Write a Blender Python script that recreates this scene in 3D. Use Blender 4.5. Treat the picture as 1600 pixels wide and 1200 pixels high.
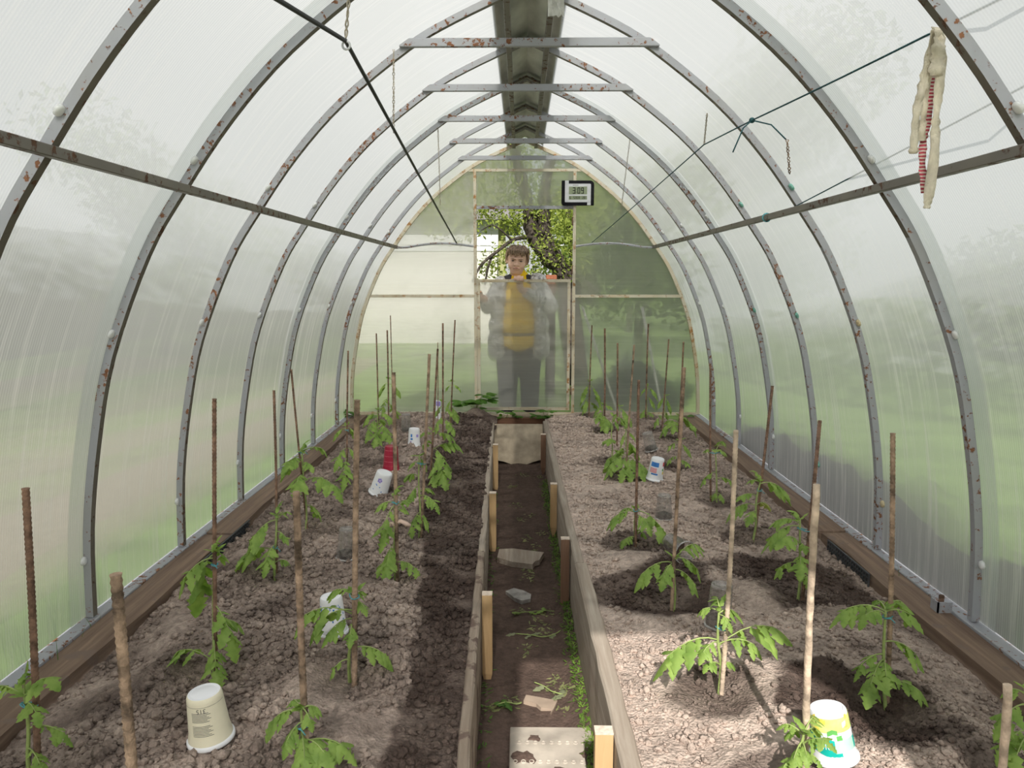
import bpy, bmesh, math, random
import numpy as np
from mathutils import Vector, Matrix, Euler
from math import sin, cos, pi, radians, atan, tan

for o in list(bpy.data.objects):
    bpy.data.objects.remove(o)
scn = bpy.context.scene
COL = scn.collection
random.seed(7)

# ------------------------------------------------------------------ camera
FPX = 1180.0
CAM = Vector((-0.03, 0.0, 1.124))
PITCH = atan(160 / FPX)
YAW = atan(14 / FPX)
cd = bpy.data.cameras.new('camera')
cam = bpy.data.objects.new('camera', cd)
COL.objects.link(cam)
cam.location = CAM
cam.rotation_euler = (pi / 2 - PITCH, 0, YAW)
cd.sensor_width = 36.0
cd.lens = 36.0 * FPX / 1600
cd.clip_start = 0.02
cd.clip_end = 300
scn.camera = cam

# ------------------------------------------------------------------ world and sun
SUN = Vector((-0.02, -1.0, 0.76)).normalized()
w = bpy.data.worlds.new('World')
scn.world = w
w.use_nodes = True
nt = w.node_tree
nt.nodes.clear()
wo = nt.nodes.new('ShaderNodeOutputWorld')
bg = nt.nodes.new('ShaderNodeBackground')
sky = nt.nodes.new('ShaderNodeTexSky')
sky.sky_type = 'NISHITA'
sky.sun_disc = False
sky.sun_elevation = math.asin(SUN.z)
sky.sun_rotation = math.atan2(SUN.x, SUN.y)
sky.dust_density = 2.0
mx = nt.nodes.new('ShaderNodeMix'); mx.data_type = 'RGBA'
tc = nt.nodes.new('ShaderNodeTexCoord')
ns = nt.nodes.new('ShaderNodeTexNoise'); ns.inputs['Scale'].default_value = 2.2; ns.inputs['Detail'].default_value = 5
rp = nt.nodes.new('ShaderNodeMapRange')
rp.inputs[1].default_value = 0.38; rp.inputs[2].default_value = 0.62
rp.inputs[3].default_value = 0.72; rp.inputs[4].default_value = 0.95
nt.links.new(tc.outputs['Generated'], ns.inputs['Vector'])
nt.links.new(ns.outputs['Fac'], rp.inputs[0])
sm = nt.nodes.new('ShaderNodeVectorMath'); sm.operation = 'SCALE'; sm.inputs['Scale'].default_value = 0.10
nt.links.new(sky.outputs['Color'], sm.inputs[0])
nt.links.new(rp.outputs[0], mx.inputs['Factor'])
nt.links.new(sm.outputs[0], mx.inputs['A'])
mx.inputs['B'].default_value = (1.0, 1.0, 0.99, 1)
nt.links.new(mx.outputs['Result'], bg.inputs['Color'])
bg.inputs['Strength'].default_value = 0.66
nt.links.new(bg.outputs[0], wo.inputs['Surface'])

sd = bpy.data.lights.new('sun', 'SUN')
sd.energy = 5.0
sd.angle = radians(0.7)
sd.color = (1.0, 0.95, 0.88)
so = bpy.data.objects.new('sun', sd)
COL.objects.link(so)
so.rotation_euler = (-SUN).to_track_quat('-Z', 'Y').to_euler()
so.location = SUN * 20

scn.view_settings.view_transform = 'Standard'
scn.view_settings.look = 'None'
scn.view_settings.gamma = 1
scn.view_settings.use_curve_mapping = False
scn.view_settings.exposure = 0.22
scn.cycles.max_bounces = 12
scn.cycles.diffuse_bounces = 6
scn.cycles.transmission_bounces = 8
scn.cycles.transparent_max_bounces = 16
scn.cycles.sample_clamp_indirect = 6

# ------------------------------------------------------------------ survey helpers: a sight line met with a plane of the place
_F = Vector((-sin(YAW) * cos(PITCH), cos(YAW) * cos(PITCH), -sin(PITCH)))
_R = Vector((cos(YAW), sin(YAW), 0))
_U = _R.cross(_F)
def ray(px, py): return _R * ((px - 800) / FPX) + _U * ((600 - py) / FPX) + _F
def on_y(px, py, Y):
    v = ray(px, py); return CAM + v * ((Y - CAM.y) / v.y)
def on_z(px, py, Z):
    v = ray(px, py); return CAM + v * ((Z - CAM.z) / v.z)

# ------------------------------------------------------------------ mesh builder
class MB:
    def __init__(s): s.v = []; s.f = []; s.smooth = []
    def add(s, vs, fs, sm=False):
        b = len(s.v); s.v += [tuple(p) for p in vs]
        s.f += [tuple(b + i for i in f) for f in fs]; s.smooth += [sm] * len(fs); return s
    def box(s, a, b, M=None, bevel=0):
        x0, y0, z0 = a; x1, y1, z1 = b
        if bevel:
            bm = bmesh.new(); bmesh.ops.create_cube(bm, size=1)
            for vv in bm.verts:
                vv.co = Vector(((x0 + x1) / 2 + vv.co.x * (x1 - x0), (y0 + y1) / 2 + vv.co.y * (y1 - y0), (z0 + z1) / 2 + vv.co.z * (z1 - z0)))
            bmesh.ops.bevel(bm, geom=bm.edges[:], offset=bevel, segments=1, affect='EDGES')
            bm.verts.index_update()
            vs = [vv.co.copy() for vv in bm.verts]; fs = [[q.index for q in ff.verts] for ff in bm.faces]; bm.free()
        else:
            vs = [Vector(p) for p in ((x0, y0, z0), (x1, y0, z0), (x1, y1, z0), (x0, y1, z0), (x0, y0, z1), (x1, y0, z1), (x1, y1, z1), (x0, y1, z1))]
            fs = [(3, 2, 1, 0), (4, 5, 6, 7), (0, 1, 5, 4), (1, 2, 6, 5), (2, 3, 7, 6), (3, 0, 4, 7)]
        if M: vs = [M @ p for p in vs]
        return s.add(vs, fs)
    def tube(s, pts, r, n=6, cap=True, sm=True):
        pts = [Vector(p) for p in pts]; N = len(pts)
        rr = r if isinstance(r, (list, tuple)) else [r] * N
        t0 = (pts[1] - pts[0]).normalized()
        up = Vector((0, 0, 1)) if abs(t0.z) < 0.9 else Vector((1, 0, 0))
        a = t0.cross(up).normalized(); vs = []
        for i, p in enumerate(pts):
            t = (pts[min(i + 1, N - 1)] - pts[max(i - 1, 0)])
            t = t.normalized() if t.length > 1e-9 else t0
            a = (a - t * a.dot(t)); a = a.normalized() if a.length > 1e-6 else t.orthogonal().normalized()
            b = t.cross(a)
            for k in range(n):
                q = 2 * pi * k / n
                vs.append(p + (a * cos(q) + b * sin(q)) * rr[i])
        fs = []
        for i in range(N - 1):
            for k in range(n):
                k2 = (k + 1) % n
                fs.append((i * n + k, i * n + k2, (i + 1) * n + k2, (i + 1) * n + k))
        s.add(vs, fs, sm)
        if cap:
            b = len(s.v) - len(vs)
            s.f.append(tuple(b + k for k in reversed(range(n)))); s.f.append(tuple(b + (N - 1) * n + k for k in range(n)))
            s.smooth += [False, False]
        return s
    def lathe(s, prof, n=28, M=None, sm=True):
        vs = []; fs = []
        for r, z in prof:
            for k in range(n):
                q = 2 * pi * k / n; vs.append(Vector((r * cos(q), r * sin(q), z)))
        for i in range(len(prof) - 1):
            for k in range(n):
                k2 = (k + 1) % n
                fs.append((i * n + k, i * n + k2, (i + 1) * n + k2, (i + 1) * n + k))
        if M: vs = [M @ p for p in vs]
        return s.add(vs, fs, sm)
    def ell(s, c, r, n=14, m=9, M=None):
        vs = [Vector((0, 0, -1))]
        for j in range(1, m):
            a = -pi / 2 + pi * j / m
            for k in range(n): vs.append(Vector((cos(a) * cos(2 * pi * k / n), cos(a) * sin(2 * pi * k / n), sin(a))))
        vs.append(Vector((0, 0, 1)))
        fs = []
        for k in range(n):
            k2 = (k + 1) % n
            fs.append((0, 1 + k2, 1 + k)); fs.append((len(vs) - 1, 1 + (m - 2) * n + k, 1 + (m - 2) * n + k2))
            for j in range(m - 2): fs.append((1 + j * n + k, 1 + j * n + k2, 1 + (j + 1) * n + k2, 1 + (j + 1) * n + k))
        out = []
        for p in vs:
            q = Vector((p.x * r[0], p.y * r[1], p.z * r[2]))
            if M: q = M @ q
            out.append(q + Vector(c))
        return s.add(out, fs, True)
    def build(s, name, mat, parent=None, loc=None):
        me = bpy.data.meshes.new(name)
        vs = s.v
        if loc is not None:
            L = Vector(loc); vs = [tuple(Vector(p) - L) for p in vs]
        me.from_pydata(vs, [], s.f); me.update()
        me.polygons.foreach_set('use_smooth', s.smooth)
        me.materials.append(mat)
        o = bpy.data.objects.new(name, me); COL.objects.link(o)
        if loc is not None: o.location = loc
        if parent: o.parent = parent
        return o

def empty(name, loc=(0, 0, 0)):
    o = bpy.data.objects.new(name, None); o.empty_display_size = 0.05; COL.objects.link(o); o.location = loc
    return o
def tag(o, label=None, cat=None, group=None, kind=None):
    if label: o['label'] = label
    if cat: o['category'] = cat
    if group: o['group'] = group
    if kind: o['kind'] = kind
    return o
def put(mb, name, mat, parent):          # mesh given in world space, parent an unrotated empty
    o = mb.build(name, mat, parent)
    if parent is not None: o.location = -parent.location
    return o
def catmull(P, n=6):
    P = [Vector(p) for p in P]; out = []
    for i in range(len(P) - 1):
        p0 = P[max(i - 1, 0)]; p1 = P[i]; p2 = P[i + 1]; p3 = P[min(i + 2, len(P) - 1)]
        for k in range(n):
            t = k / n
            out.append(0.5 * ((2 * p1) + (p2 - p0) * t + (2 * p0 - 5 * p1 + 4 * p2 - p3) * t * t + (3 * p1 - p0 - 3 * p2 + p3) * t ** 3))
    out.append(P[-1]); return out

# ------------------------------------------------------------------ numpy value noise
_rng = np.random.default_rng(3)
_T = _rng.random((256, 256))
def vnoise(x, y):
    x = np.asarray(x, float); y = np.asarray(y, float)
    xi = np.floor(x).astype(int); yi = np.floor(y).astype(int)
    fx = x - xi; fy = y - yi
    fx = fx * fx * (3 - 2 * fx); fy = fy * fy * (3 - 2 * fy)
    g = lambda a, b: _T[a % 256, b % 256]
    return (g(xi, yi) * (1 - fx) + g(xi + 1, yi) * fx) * (1 - fy) + (g(xi, yi + 1) * (1 - fx) + g(xi + 1, yi + 1) * fx) * fy
def fbm(x, y, o=4):
    t = 0; a = 0.5
    for i in range(o):
        t = t + a * vnoise(x * 2 ** i + 17 * i, y * 2 ** i + 31 * i); a *= 0.5
    return t

# ------------------------------------------------------------------ materials
def newmat(name):
    m = bpy.data.materials.new(name); m.use_nodes = True
    n = m.node_tree.nodes; n.clear()
    return m, n, m.node_tree.links
def N(n, t, **kw):
    q = n.new('ShaderNode' + t)
    for k, v in kw.items():
        if k in q.inputs: q.inputs[k].default_value = v
        else: setattr(q, k, v)
    return q
def rgb(r, g, b): return (r, g, b, 1)
def ramp(n, stops, interp='LINEAR'):
    q = n.new('ShaderNodeValToRGB'); q.color_ramp.interpolation = interp
    e = q.color_ramp.elements
    while len(e) < len(stops): e.new(0.5)
    for i, (p, c) in enumerate(stops):
        e[i].position = p; e[i].color = c if len(c) == 4 else (*c, 1)
    return q
def simple(name, col, rough=0.6, var=0.12, scale=30, bump=0.0, bscale=80, metal=0.0, stretch=(1, 1, 1), spec=0.3, coords='Object', sub=None):
    """one base colour with a gentle noise variation and fine relief"""
    m, n, l = newmat(name)
    out = N(n, 'OutputMaterial'); b = N(n, 'BsdfPrincipled', Roughness=rough, Metallic=metal)
    b.inputs['Specular IOR Level'].default_value = spec
    tc = N(n, 'TexCoord'); mp = N(n, 'Mapping'); mp.inputs['Scale'].default_value = stretch
    l.new(tc.outputs[coords], mp.inputs[0])
    nz = N(n, 'TexNoise', Scale=scale, Detail=5)
    l.new(mp.outputs[0], nz.inputs['Vector'])
    c0 = tuple(max(0, c * (1 - var * 2)) for c in col); c1 = tuple(min(1, c * (1 + var * 2)) for c in col)
    rp = ramp(n, [(0.3, c0), (0.7, c1)])
    l.new(nz.outputs['Fac'], rp.inputs[0]); l.new(rp.outputs[0], b.inputs['Base Color'])
    if bump:
        n2 = N(n, 'TexNoise', Scale=bscale, Detail=4); l.new(mp.outputs[0], n2.inputs['Vector'])
        bp = N(n, 'Bump', Strength=bump, Distance=0.01); l.new(n2.outputs['Fac'], bp.inputs['Height']); l.new(bp.outputs[0], b.inputs['Normal'])
    l.new(b.outputs[0], out.inputs[0])
    return m

def painted_steel(name, paint, rust, lo, hi, scale=26, grime=(0.30, 0.27, 0.2), gf=0.25):
    m, n, l = newmat(name)
    out = N(n, 'OutputMaterial'); b = N(n, 'BsdfPrincipled', Roughness=0.5)
    geo = N(n, 'NewGeometry')
    nz = N(n, 'TexNoise', Scale=scale, Detail=6, Roughness=0.65); l.new(geo.outputs['Position'], nz.inputs['Vector'])
    big = N(n, 'TexNoise', Scale=2.3, Detail=2); l.new(geo.outputs['Position'], big.inputs['Vector'])
    ad = N(n, 'Math', operation='MULTIPLY_ADD'); ad.inputs[1].default_value = 0.35; ad.inputs[2].default_value = -0.175
    l.new(big.outputs['Fac'], ad.inputs[0])
    sm = N(n, 'Math', operation='ADD'); l.new(ad.outputs[0], sm.inputs[0]); l.new(nz.outputs['Fac'], sm.inputs[1])
    rp = ramp(n, [(lo, (0, 0, 0)), (hi, (1, 1, 1))]); l.new(sm.outputs[0], rp.inputs[0])
    rn = N(n, 'TexNoise', Scale=90, Detail=3); l.new(geo.outputs['Position'], rn.inputs['Vector'])
    rc = ramp(n, [(0.3, tuple(c * 0.5 for c in rust)), (0.7, rust)]); l.new(rn.outputs['Fac'], rc.inputs[0])
    gz = N(n, 'TexNoise', Scale=6, Detail=4); l.new(geo.outputs['Position'], gz.inputs['Vector'])
    gr = ramp(n, [(0.45, (0, 0, 0)), (0.75, (gf, gf, gf))]); l.new(gz.outputs['Fac'], gr.inputs[0])
    m0 = N(n, 'Mix', data_type='RGBA'); m0.inputs['A'].default_value = rgb(*paint); m0.inputs['B'].default_value = rgb(*grime); l.new(gr.outputs[0], m0.inputs['Factor'])
    mx = N(n, 'Mix', data_type='RGBA'); l.new(rp.outputs[0], mx.inputs['Factor'])
    l.new(m0.outputs['Result'], mx.inputs['A']); l.new(rc.outputs[0], mx.inputs['B'])
    l.new(mx.outputs['Result'], b.inputs['Base Color'])
    rr = N(n, 'MapRange'); rr.inputs[3].default_value = 0.42; rr.inputs[4].default_value = 0.9; l.new(rp.outputs[0], rr.inputs[0]); l.new(rr.outputs[0], b.inputs['Roughness'])
    bp = N(n, 'Bump', Strength=0.5, Distance=0.002); l.new(rp.outputs[0], bp.inputs['Height']); l.new(bp.outputs[0], b.inputs['Normal'])
    l.new(b.outputs[0], out.inputs[0])
    return m

def polycarb(name, axis, flute, dirt=0.5, haze=0.52, spread=1.1, tint=(0.90, 0.93, 0.91), direct=0.65, milky=0.22):
    """twin-wall sheet: hazy diffuse transmission plus a view blurred across the flutes"""
    m, n, l = newmat(name)
    out = N(n, 'OutputMaterial'); geo = N(n, 'NewGeometry')
    wn = N(n, 'TexWhiteNoise', noise_dimensions='3D')
    sc = N(n, 'VectorMath', operation='SCALE'); sc.inputs['Scale'].default_value = 9173.0
    l.new(geo.outputs['Position'], sc.inputs[0]); l.new(sc.outputs[0], wn.inputs['Vector'])
    mr = N(n, 'MapRange'); mr.inputs[3].default_value = -spread; mr.inputs[4].default_value = spread
    l.new(wn.outputs['Value'], mr.inputs[0])
    ax = N(n, 'VectorMath', operation='SCALE'); ax.inputs[0].default_value = axis; l.new(mr.outputs[0], ax.inputs['Scale'])
    ad = N(n, 'VectorMath', operation='ADD'); l.new(geo.outputs['Normal'], ad.inputs[0]); l.new(ax.outputs[0], ad.inputs[1])
    nm = N(n, 'VectorMath', operation='NORMALIZE'); l.new(ad.outputs[0], nm.inputs[0])
    rf = N(n, 'BsdfRefraction', Roughness=0.10, IOR=1.13); rf.inputs['Color'].default_value = rgb(*tint)
    l.new(nm.outputs[0], rf.inputs['Normal'])
    tr = N(n, 'BsdfTranslucent'); df = N(n, 'BsdfDiffuse')
    # streaks and dust, drawn out along the flutes
    sx = N(n, 'SeparateXYZ'); l.new(geo.outputs['Position'], sx.inputs[0])
    mp = N(n, 'Mapping'); l.new(geo.outputs['Position'], mp.inputs[0])
    mp.inputs['Scale'].default_value = (1.2, 34, 1.2) if axis[1] else (1.2, 1, 26)
    st = N(n, 'TexNoise', Scale=1.0, Detail=6, Roughness=0.7); l.new(mp.outputs[0], st.inputs['Vector'])
    sr = ramp(n, [(0.50, (0, 0, 0)), (0.72, (1, 1, 1))]); l.new(st.outputs['Fac'], sr.inputs[0])
    bz = N(n, 'TexNoise', Scale=1.3, Detail=4); l.new(geo.outputs['Position'], bz.inputs['Vector'])
    br = ramp(n, [(0.35, (0.25, 0.25, 0.25)), (0.7, (1, 1, 1))]); l.new(bz.outputs['Fac'], br.inputs[0])
    zr = N(n, 'MapRange'); zr.inputs[1].default_value = 0.0; zr.inputs[2].default_value = 1.3; zr.inputs[3].default_value = 1.0; zr.inputs[4].default_value = 0.25
    l.new(sx.outputs['Z'], zr.inputs[0])
    d1 = N(n, 'Math', operation='MULTIPLY'); l.new(sr.outputs[0], d1.inputs[0]); l.new(br.outputs[0], d1.inputs[1])
    d2 = N(n, 'Math', operation='MULTIPLY'); l.new(d1.outputs[0], d2.inputs[0]); l.new(zr.outputs[0], d2.inputs[1])
    dk = N(n, 'Math', operation='MULTIPLY'); l.new(d2.outputs[0], dk.inputs[0]); dk.inputs[1].default_value = dirt
    # flutes
    fl = N(n, 'Math', operation='MULTIPLY'); fl.inputs[1].default_value = 2 * pi / flute
    l.new(sx.outputs['Y' if axis[1] else 'Z'], fl.inputs[0])
    sn = N(n, 'Math', operation='SINE'); l.new(fl.outputs[0], sn.inputs[0])
    fm = N(n, 'MapRange'); fm.inputs[1].default_value = -1; fm.inputs[2].default_value = 1; fm.inputs[3].default_value = haze - 0.07; fm.inputs[4].default_value = haze + 0.07
    l.new(sn.outputs[0], fm.inputs[0])
    fac = N(n, 'Math', operation='ADD', use_clamp=True); l.new(fm.outputs[0], fac.inputs[0]); l.new(dk.outputs[0], fac.inputs[1])
    tcl = N(n, 'Mix', data_type='RGBA'); tcl.inputs['A'].default_value = rgb(0.79, 0.81, 0.81); tcl.inputs['B'].default_value = rgb(0.80, 0.76, 0.66)
    l.new(dk.outputs[0], tcl.inputs['Factor']); l.new(tcl.outputs['Result'], tr.inputs['Color'])
    df.inputs['Color'].default_value = rgb(0.72, 0.70, 0.64)
    mt = N(n, 'MixShader'); mt.inputs[0].default_value = milky; l.new(tr.outputs[0], mt.inputs[1]); l.new(df.outputs[0], mt.inputs[2])
    mm = N(n, 'MixShader'); l.new(fac.outputs[0], mm.inputs[0]); l.new(rf.outputs[0], mm.inputs[1]); l.new(mt.outputs[0], mm.inputs[2])
    tp = N(n, 'BsdfTransparent'); tp.inputs['Color'].default_value = rgb(*tint)
    m3 = N(n, 'MixShader'); 
    dp = N(n, 'VectorMath', operation='DOT_PRODUCT'); l.new(geo.outputs['Normal'], dp.inputs[0]); l.new(geo.outputs['Incoming'], dp.inputs[1])
    ab = N(n, 'Math', operation='ABSOLUTE'); l.new(dp.outputs['Value'], ab.inputs[0])
    pw = N(n, 'Math', operation='POWER'); l.new(ab.outputs[0], pw.inputs[0]); pw.inputs[1].default_value = 2.3      # clearer when struck square-on
    dm = N(n, 'Math', operation='MULTIPLY'); l.new(pw.outputs[0], dm.inputs[0]); dm.inputs[1].default_value = direct
    l.new(dm.outputs[0], m3.inputs[0]); l.new(mm.outputs[0], m3.inputs[1]); l.new(tp.outputs[0], m3.inputs[2]); mm = m3
    gl = N(n, 'BsdfGlossy', Roughness=0.35); lw = N(n, 'LayerWeight', Blend=0.12)
    gm = N(n, 'Math', operation='MULTIPLY'); l.new(lw.outputs['Fresnel'], gm.inputs[0]); gm.inputs[1].default_value = 0.35
    fin = N(n, 'MixShader'); l.new(gm.outputs[0], fin.inputs[0]); l.new(mm.outputs[0], fin.inputs[1]); l.new(gl.outputs[0], fin.inputs[2])
    l.new(fin.outputs[0], out.inputs[0])
    return m

def soil_mat(name, dry, wet, bscale=1.0, bump=0.75):
    m, n, l = newmat(name)
    out = N(n, 'OutputMaterial'); b = N(n, 'BsdfPrincipled', Roughness=0.95); b.inputs['Specular IOR Level'].default_value = 0.15
    geo = N(n, 'NewGeometry'); at = N(n, 'Attribute', attribute_name='wet')
    n1 = N(n, 'TexNoise', Scale=45 * bscale, Detail=8, Roughness=0.7); l.new(geo.outputs['Position'], n1.inputs['Vector'])
    n2 = N(n, 'TexNoise', Scale=5 * bscale, Detail=4); l.new(geo.outputs['Position'], n2.inputs['Vector'])
    r1 = ramp(n, [(0.3, tuple(c * 0.58 for c in dry)), (0.68, tuple(c * 1.32 for c in dry))]); l.new(n1.outputs['Fac'], r1.inputs[0])
    r2 = ramp(n, [(0.3, tuple(c * 0.7 for c in wet)), (0.7, tuple(c * 1.35 for c in wet))]); l.new(n1.outputs['Fac'], r2.inputs[0])
    wf = N(n, 'Math', operation='ADD', use_clamp=True); l.new(at.outputs['Fac'], wf.inputs[0])
    sub = N(n, 'MapRange'); sub.inputs[1].default_value = 0.35; sub.inputs[2].default_value = 0.65; sub.inputs[3].default_value = -0.18; sub.inputs[4].default_value = 0.18
    l.new(n2.outputs['Fac'], sub.inputs[0]); l.new(sub.outputs[0], wf.inputs[1])
    mx = N(n, 'Mix', data_type='RGBA'); l.new(wf.outputs[0], mx.inputs['Factor']); l.new(r1.outputs[0], mx.inputs['A']); l.new(r2.outputs[0], mx.inputs['B'])
    l.new(mx.outputs['Result'], b.inputs['Base Color'])
    vo = N(n, 'TexVoronoi', Scale=110 * bscale); l.new(geo.outputs['Position'], vo.inputs['Vector'])
    sb = N(n, 'Math', operation='MULTIPLY_ADD'); l.new(n1.outputs['Fac'], sb.inputs[0]); sb.inputs[1].default_value = 1.6; l.new(vo.outputs['Distance'], sb.inputs[2])
    bp = N(n, 'Bump', Strength=bump, Distance=0.013); l.new(sb.outputs[0], bp.inputs['Height']); l.new(bp.outputs[0], b.inputs['Normal'])
    l.new(b.outputs[0], out.inputs[0])
    return m

def wood(name, light, dark, scale=(40, 2.0, 40), rough=0.8, bump=0.4, mud=None):
    m, n, l = newmat(name)
    out = N(n, 'OutputMaterial'); b = N(n, 'BsdfPrincipled', Roughness=rough); b.inputs['Specular IOR Level'].default_value = 0.2
    tc = N(n, 'TexCoord'); mp = N(n, 'Mapping'); mp.inputs['Scale'].default_value = scale; l.new(tc.outputs['Object'], mp.inputs[0])
    nz = N(n, 'TexNoise', Scale=1.0, Detail=7, Roughness=0.65, Distortion=0.4); l.new(mp.outputs[0], nz.inputs['Vector'])
    rp = ramp(n, [(0.3, dark), (0.52, tuple((a + c) / 2 for a, c in zip(light, dark))), (0.68, light)]); l.new(nz.outputs['Fac'], rp.inputs[0])
    col = rp.outputs[0]
    if mud:
        geo = N(n, 'NewGeometry'); mz = N(n, 'TexNoise', Scale=9, Detail=6, Roughness=0.6); l.new(geo.outputs['Position'], mz.inputs['Vector'])
        mr = ramp(n, [(mud[1], (0, 0, 0)), (mud[1] + 0.05, (1, 1, 1))]); l.new(mz.outputs['Fac'], mr.inputs[0])
        mx = N(n, 'Mix', data_type='RGBA'); l.new(mr.outputs[0], mx.inputs['Factor']); l.new(col, mx.inputs['A']); mx.inputs['B'].default_value = rgb(*mud[0]); col = mx.outputs['Result']
    l.new(col, b.inputs['Base Color'])
    bp = N(n, 'Bump', Strength=bump, Distance=0.004); l.new(nz.outputs['Fac'], bp.inputs['Height']); l.new(bp.outputs[0], b.inputs['Normal'])
    l.new(b.outputs[0], out.inputs[0])
    return m

def leafy(name, c0, c1, trans=0.35, scale=25):
    m, n, l = newmat(name)
    out = N(n, 'OutputMaterial'); b = N(n, 'BsdfPrincipled', Roughness=0.55); b.inputs['Specular IOR Level'].default_value = 0.3
    geo = N(n, 'NewGeometry'); nz = N(n, 'TexNoise', Scale=scale, Detail=3); l.new(geo.outputs['Position'], nz.inputs['Vector'])
    rp = ramp(n, [(0.3, c0), (0.7, c1)]); l.new(nz.outputs['Fac'], rp.inputs[0]); l.new(rp.outputs[0], b.inputs['Base Color'])
    t = N(n, 'BsdfTranslucent'); hs = N(n, 'HueSaturation', Saturation=1.15, Value=1.25); l.new(rp.outputs[0], hs.inputs['Color']); l.new(hs.outputs[0], t.inputs['Color'])
    mx = N(n, 'MixShader'); mx.inputs[0].default_value = trans; l.new(b.outputs[0], mx.inputs[1]); l.new(t.outputs[0], mx.inputs[2])
    l.new(mx.outputs[0], out.inputs[0])
    return m

def clear_plastic(name, tint=(0.93, 0.94, 0.95), dirt=0.22, dcol=(0.42, 0.38, 0.35)):
    m, n, l = newmat(name)
    out = N(n, 'OutputMaterial'); t = N(n, 'BsdfTransparent'); t.inputs['Color'].default_value = rgb(*tint)
    g = N(n, 'BsdfGlossy', Roughness=0.12); lw = N(n, 'LayerWeight', Blend=0.35)
    mr = N(n, 'MapRange'); mr.inputs[3].default_value = 0.06; mr.inputs[4].default_value = 0.55; l.new(lw.outputs['Facing'], mr.inputs[0])
    m1 = N(n, 'MixShader'); l.new(mr.outputs[0], m1.inputs[0]); l.new(t.outputs[0], m1.inputs[1]); l.new(g.outputs[0], m1.inputs[2])
    d = N(n, 'BsdfDiffuse'); d.inputs['Color'].default_value = rgb(*dcol)
    geo = N(n, 'NewGeometry'); nz = N(n, 'TexNoise', Scale=60, Detail=5); l.new(geo.outputs['Position'], nz.inputs['Vector'])
    dr = N(n, 'MapRange'); dr.inputs[1].default_value = 0.35; dr.inputs[2].default_value = 0.7; dr.inputs[3].default_value = dirt * 0.4; dr.inputs[4].default_value = dirt * 1.9; l.new(nz.outputs['Fac'], dr.inputs[0])
    m2 = N(n, 'MixShader'); l.new(dr.outputs[0], m2.inputs[0]); l.new(m1.outputs[0], m2.inputs[1]); l.new(d.outputs[0], m2.inputs[2])
    l.new(m2.outputs[0], out.inputs[0])
    return m

M = {}
M['side'] = polycarb('polycarbonate_side', (0, 1, 0), 0.0105, dirt=0.75, haze=0.56)
M['end'] = polycarb('polycarbonate_end', (0, 0, 1), 0.0105, dirt=0.25, haze=0.50, spread=0.9, tint=(0.90, 0.91, 0.91), direct=0.28, milky=0.34)
M['end_lit'] = polycarb('polycarbonate_end_lit', (0, 0, 1), 0.0105, dirt=0.3, haze=0.56, spread=0.8, tint=(0.93, 0.94, 0.94), direct=0.26, milky=0.62)  # brighter copy of the end sheet: light painted into left panels and door
M['steel'] = painted_steel('grey_painted_steel', (0.35, 0.36, 0.395), (0.26, 0.11, 0.05), 0.575, 0.61, scale=42)
M['steel_dark'] = painted_steel('dark_weathered_shade_steel', (0.14, 0.125, 0.105), (0.13, 0.06, 0.03), 0.56, 0.62, scale=30)  # dark steel of purlins and rails; on the arches it paints in shade
M['cream'] = painted_steel('cream_painted_rusty_steel', (0.60, 0.55, 0.44), (0.45, 0.22, 0.07), 0.53, 0.66, scale=18, grime=(0.5, 0.36, 0.16), gf=0.5)
M['soil'] = soil_mat('bed_soil', (0.605, 0.485, 0.415), (0.086, 0.060, 0.050))
M['path'] = soil_mat('trodden_soil', (0.125, 0.086, 0.070), (0.075, 0.052, 0.042), bscale=0.7, bump=0.35)
M['bank'] = soil_mat('dark_earth', (0.05, 0.042, 0.036), (0.03, 0.025, 0.022))
M['plank'] = wood('brown_old_plank', (0.26, 0.185, 0.135), (0.12, 0.080, 0.058), mud=((0.17, 0.125, 0.10), 0.60))
M['board'] = wood('grey_weathered_board', (0.46, 0.40, 0.335), (0.27, 0.215, 0.17), mud=((0.16, 0.115, 0.09), 0.66))
M['board_mud'] = wood('muddy_board', (0.40, 0.33, 0.265), (0.22, 0.17, 0.13), mud=((0.15, 0.105, 0.085), 0.53))
M['pine'] = wood('fresh_pine', (0.66, 0.46, 0.25), (0.50, 0.32, 0.16), scale=(30, 30, 3), bump=0.15)
M['pine_end'] = simple('pale_sawn_end', (0.70, 0.58, 0.48), rough=0.85, scale=90, bump=0.2)
M['post_brown'] = wood('reddish_brown_post', (0.33, 0.20, 0.135), (0.20, 0.115, 0.075), scale=(30, 30, 3), bump=0.3)
M['ply'] = simple('dirty_plywood', (0.40, 0.33, 0.245), rough=0.85, var=0.18, scale=9, bump=0.2, coords='Object')
M['rebar'] = simple('rusty_rebar', (0.19, 0.115, 0.080), rough=0.9, var=0.30, scale=45, bump=0.5, bscale=160)
M['rebar_tan'] = simple('earthy_rebar', (0.29, 0.205, 0.145), rough=0.95, var=0.36, scale=30, bump=0.6, bscale=120)
M['stick'] = simple('pale_peeled_stick', (0.48, 0.38, 0.29), rough=0.85, var=0.26, scale=35, bump=0.4, bscale=90)
M['leaf'] = leafy('tomato_leaf', (0.18, 0.30, 0.06), (0.34, 0.48, 0.12))
M['leaf_yel'] = leafy('yellowing_leaf', (0.34, 0.40, 0.09), (0.48, 0.50, 0.16))
M['stem'] = simple('tomato_stem', (0.30, 0.38, 0.13), rough=0.55, var=0.12, scale=40)
M['weed'] = leafy('weed_leaf', (0.07, 0.17, 0.03), (0.14, 0.28, 0.05))
M['twine_blue'] = simple('blue_twine', (0.10, 0.36, 0.42), rough=0.7, scale=200)
M['cord'] = simple('dark_teal_cord', (0.018, 0.075, 0.088), rough=0.6, scale=120)
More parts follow.
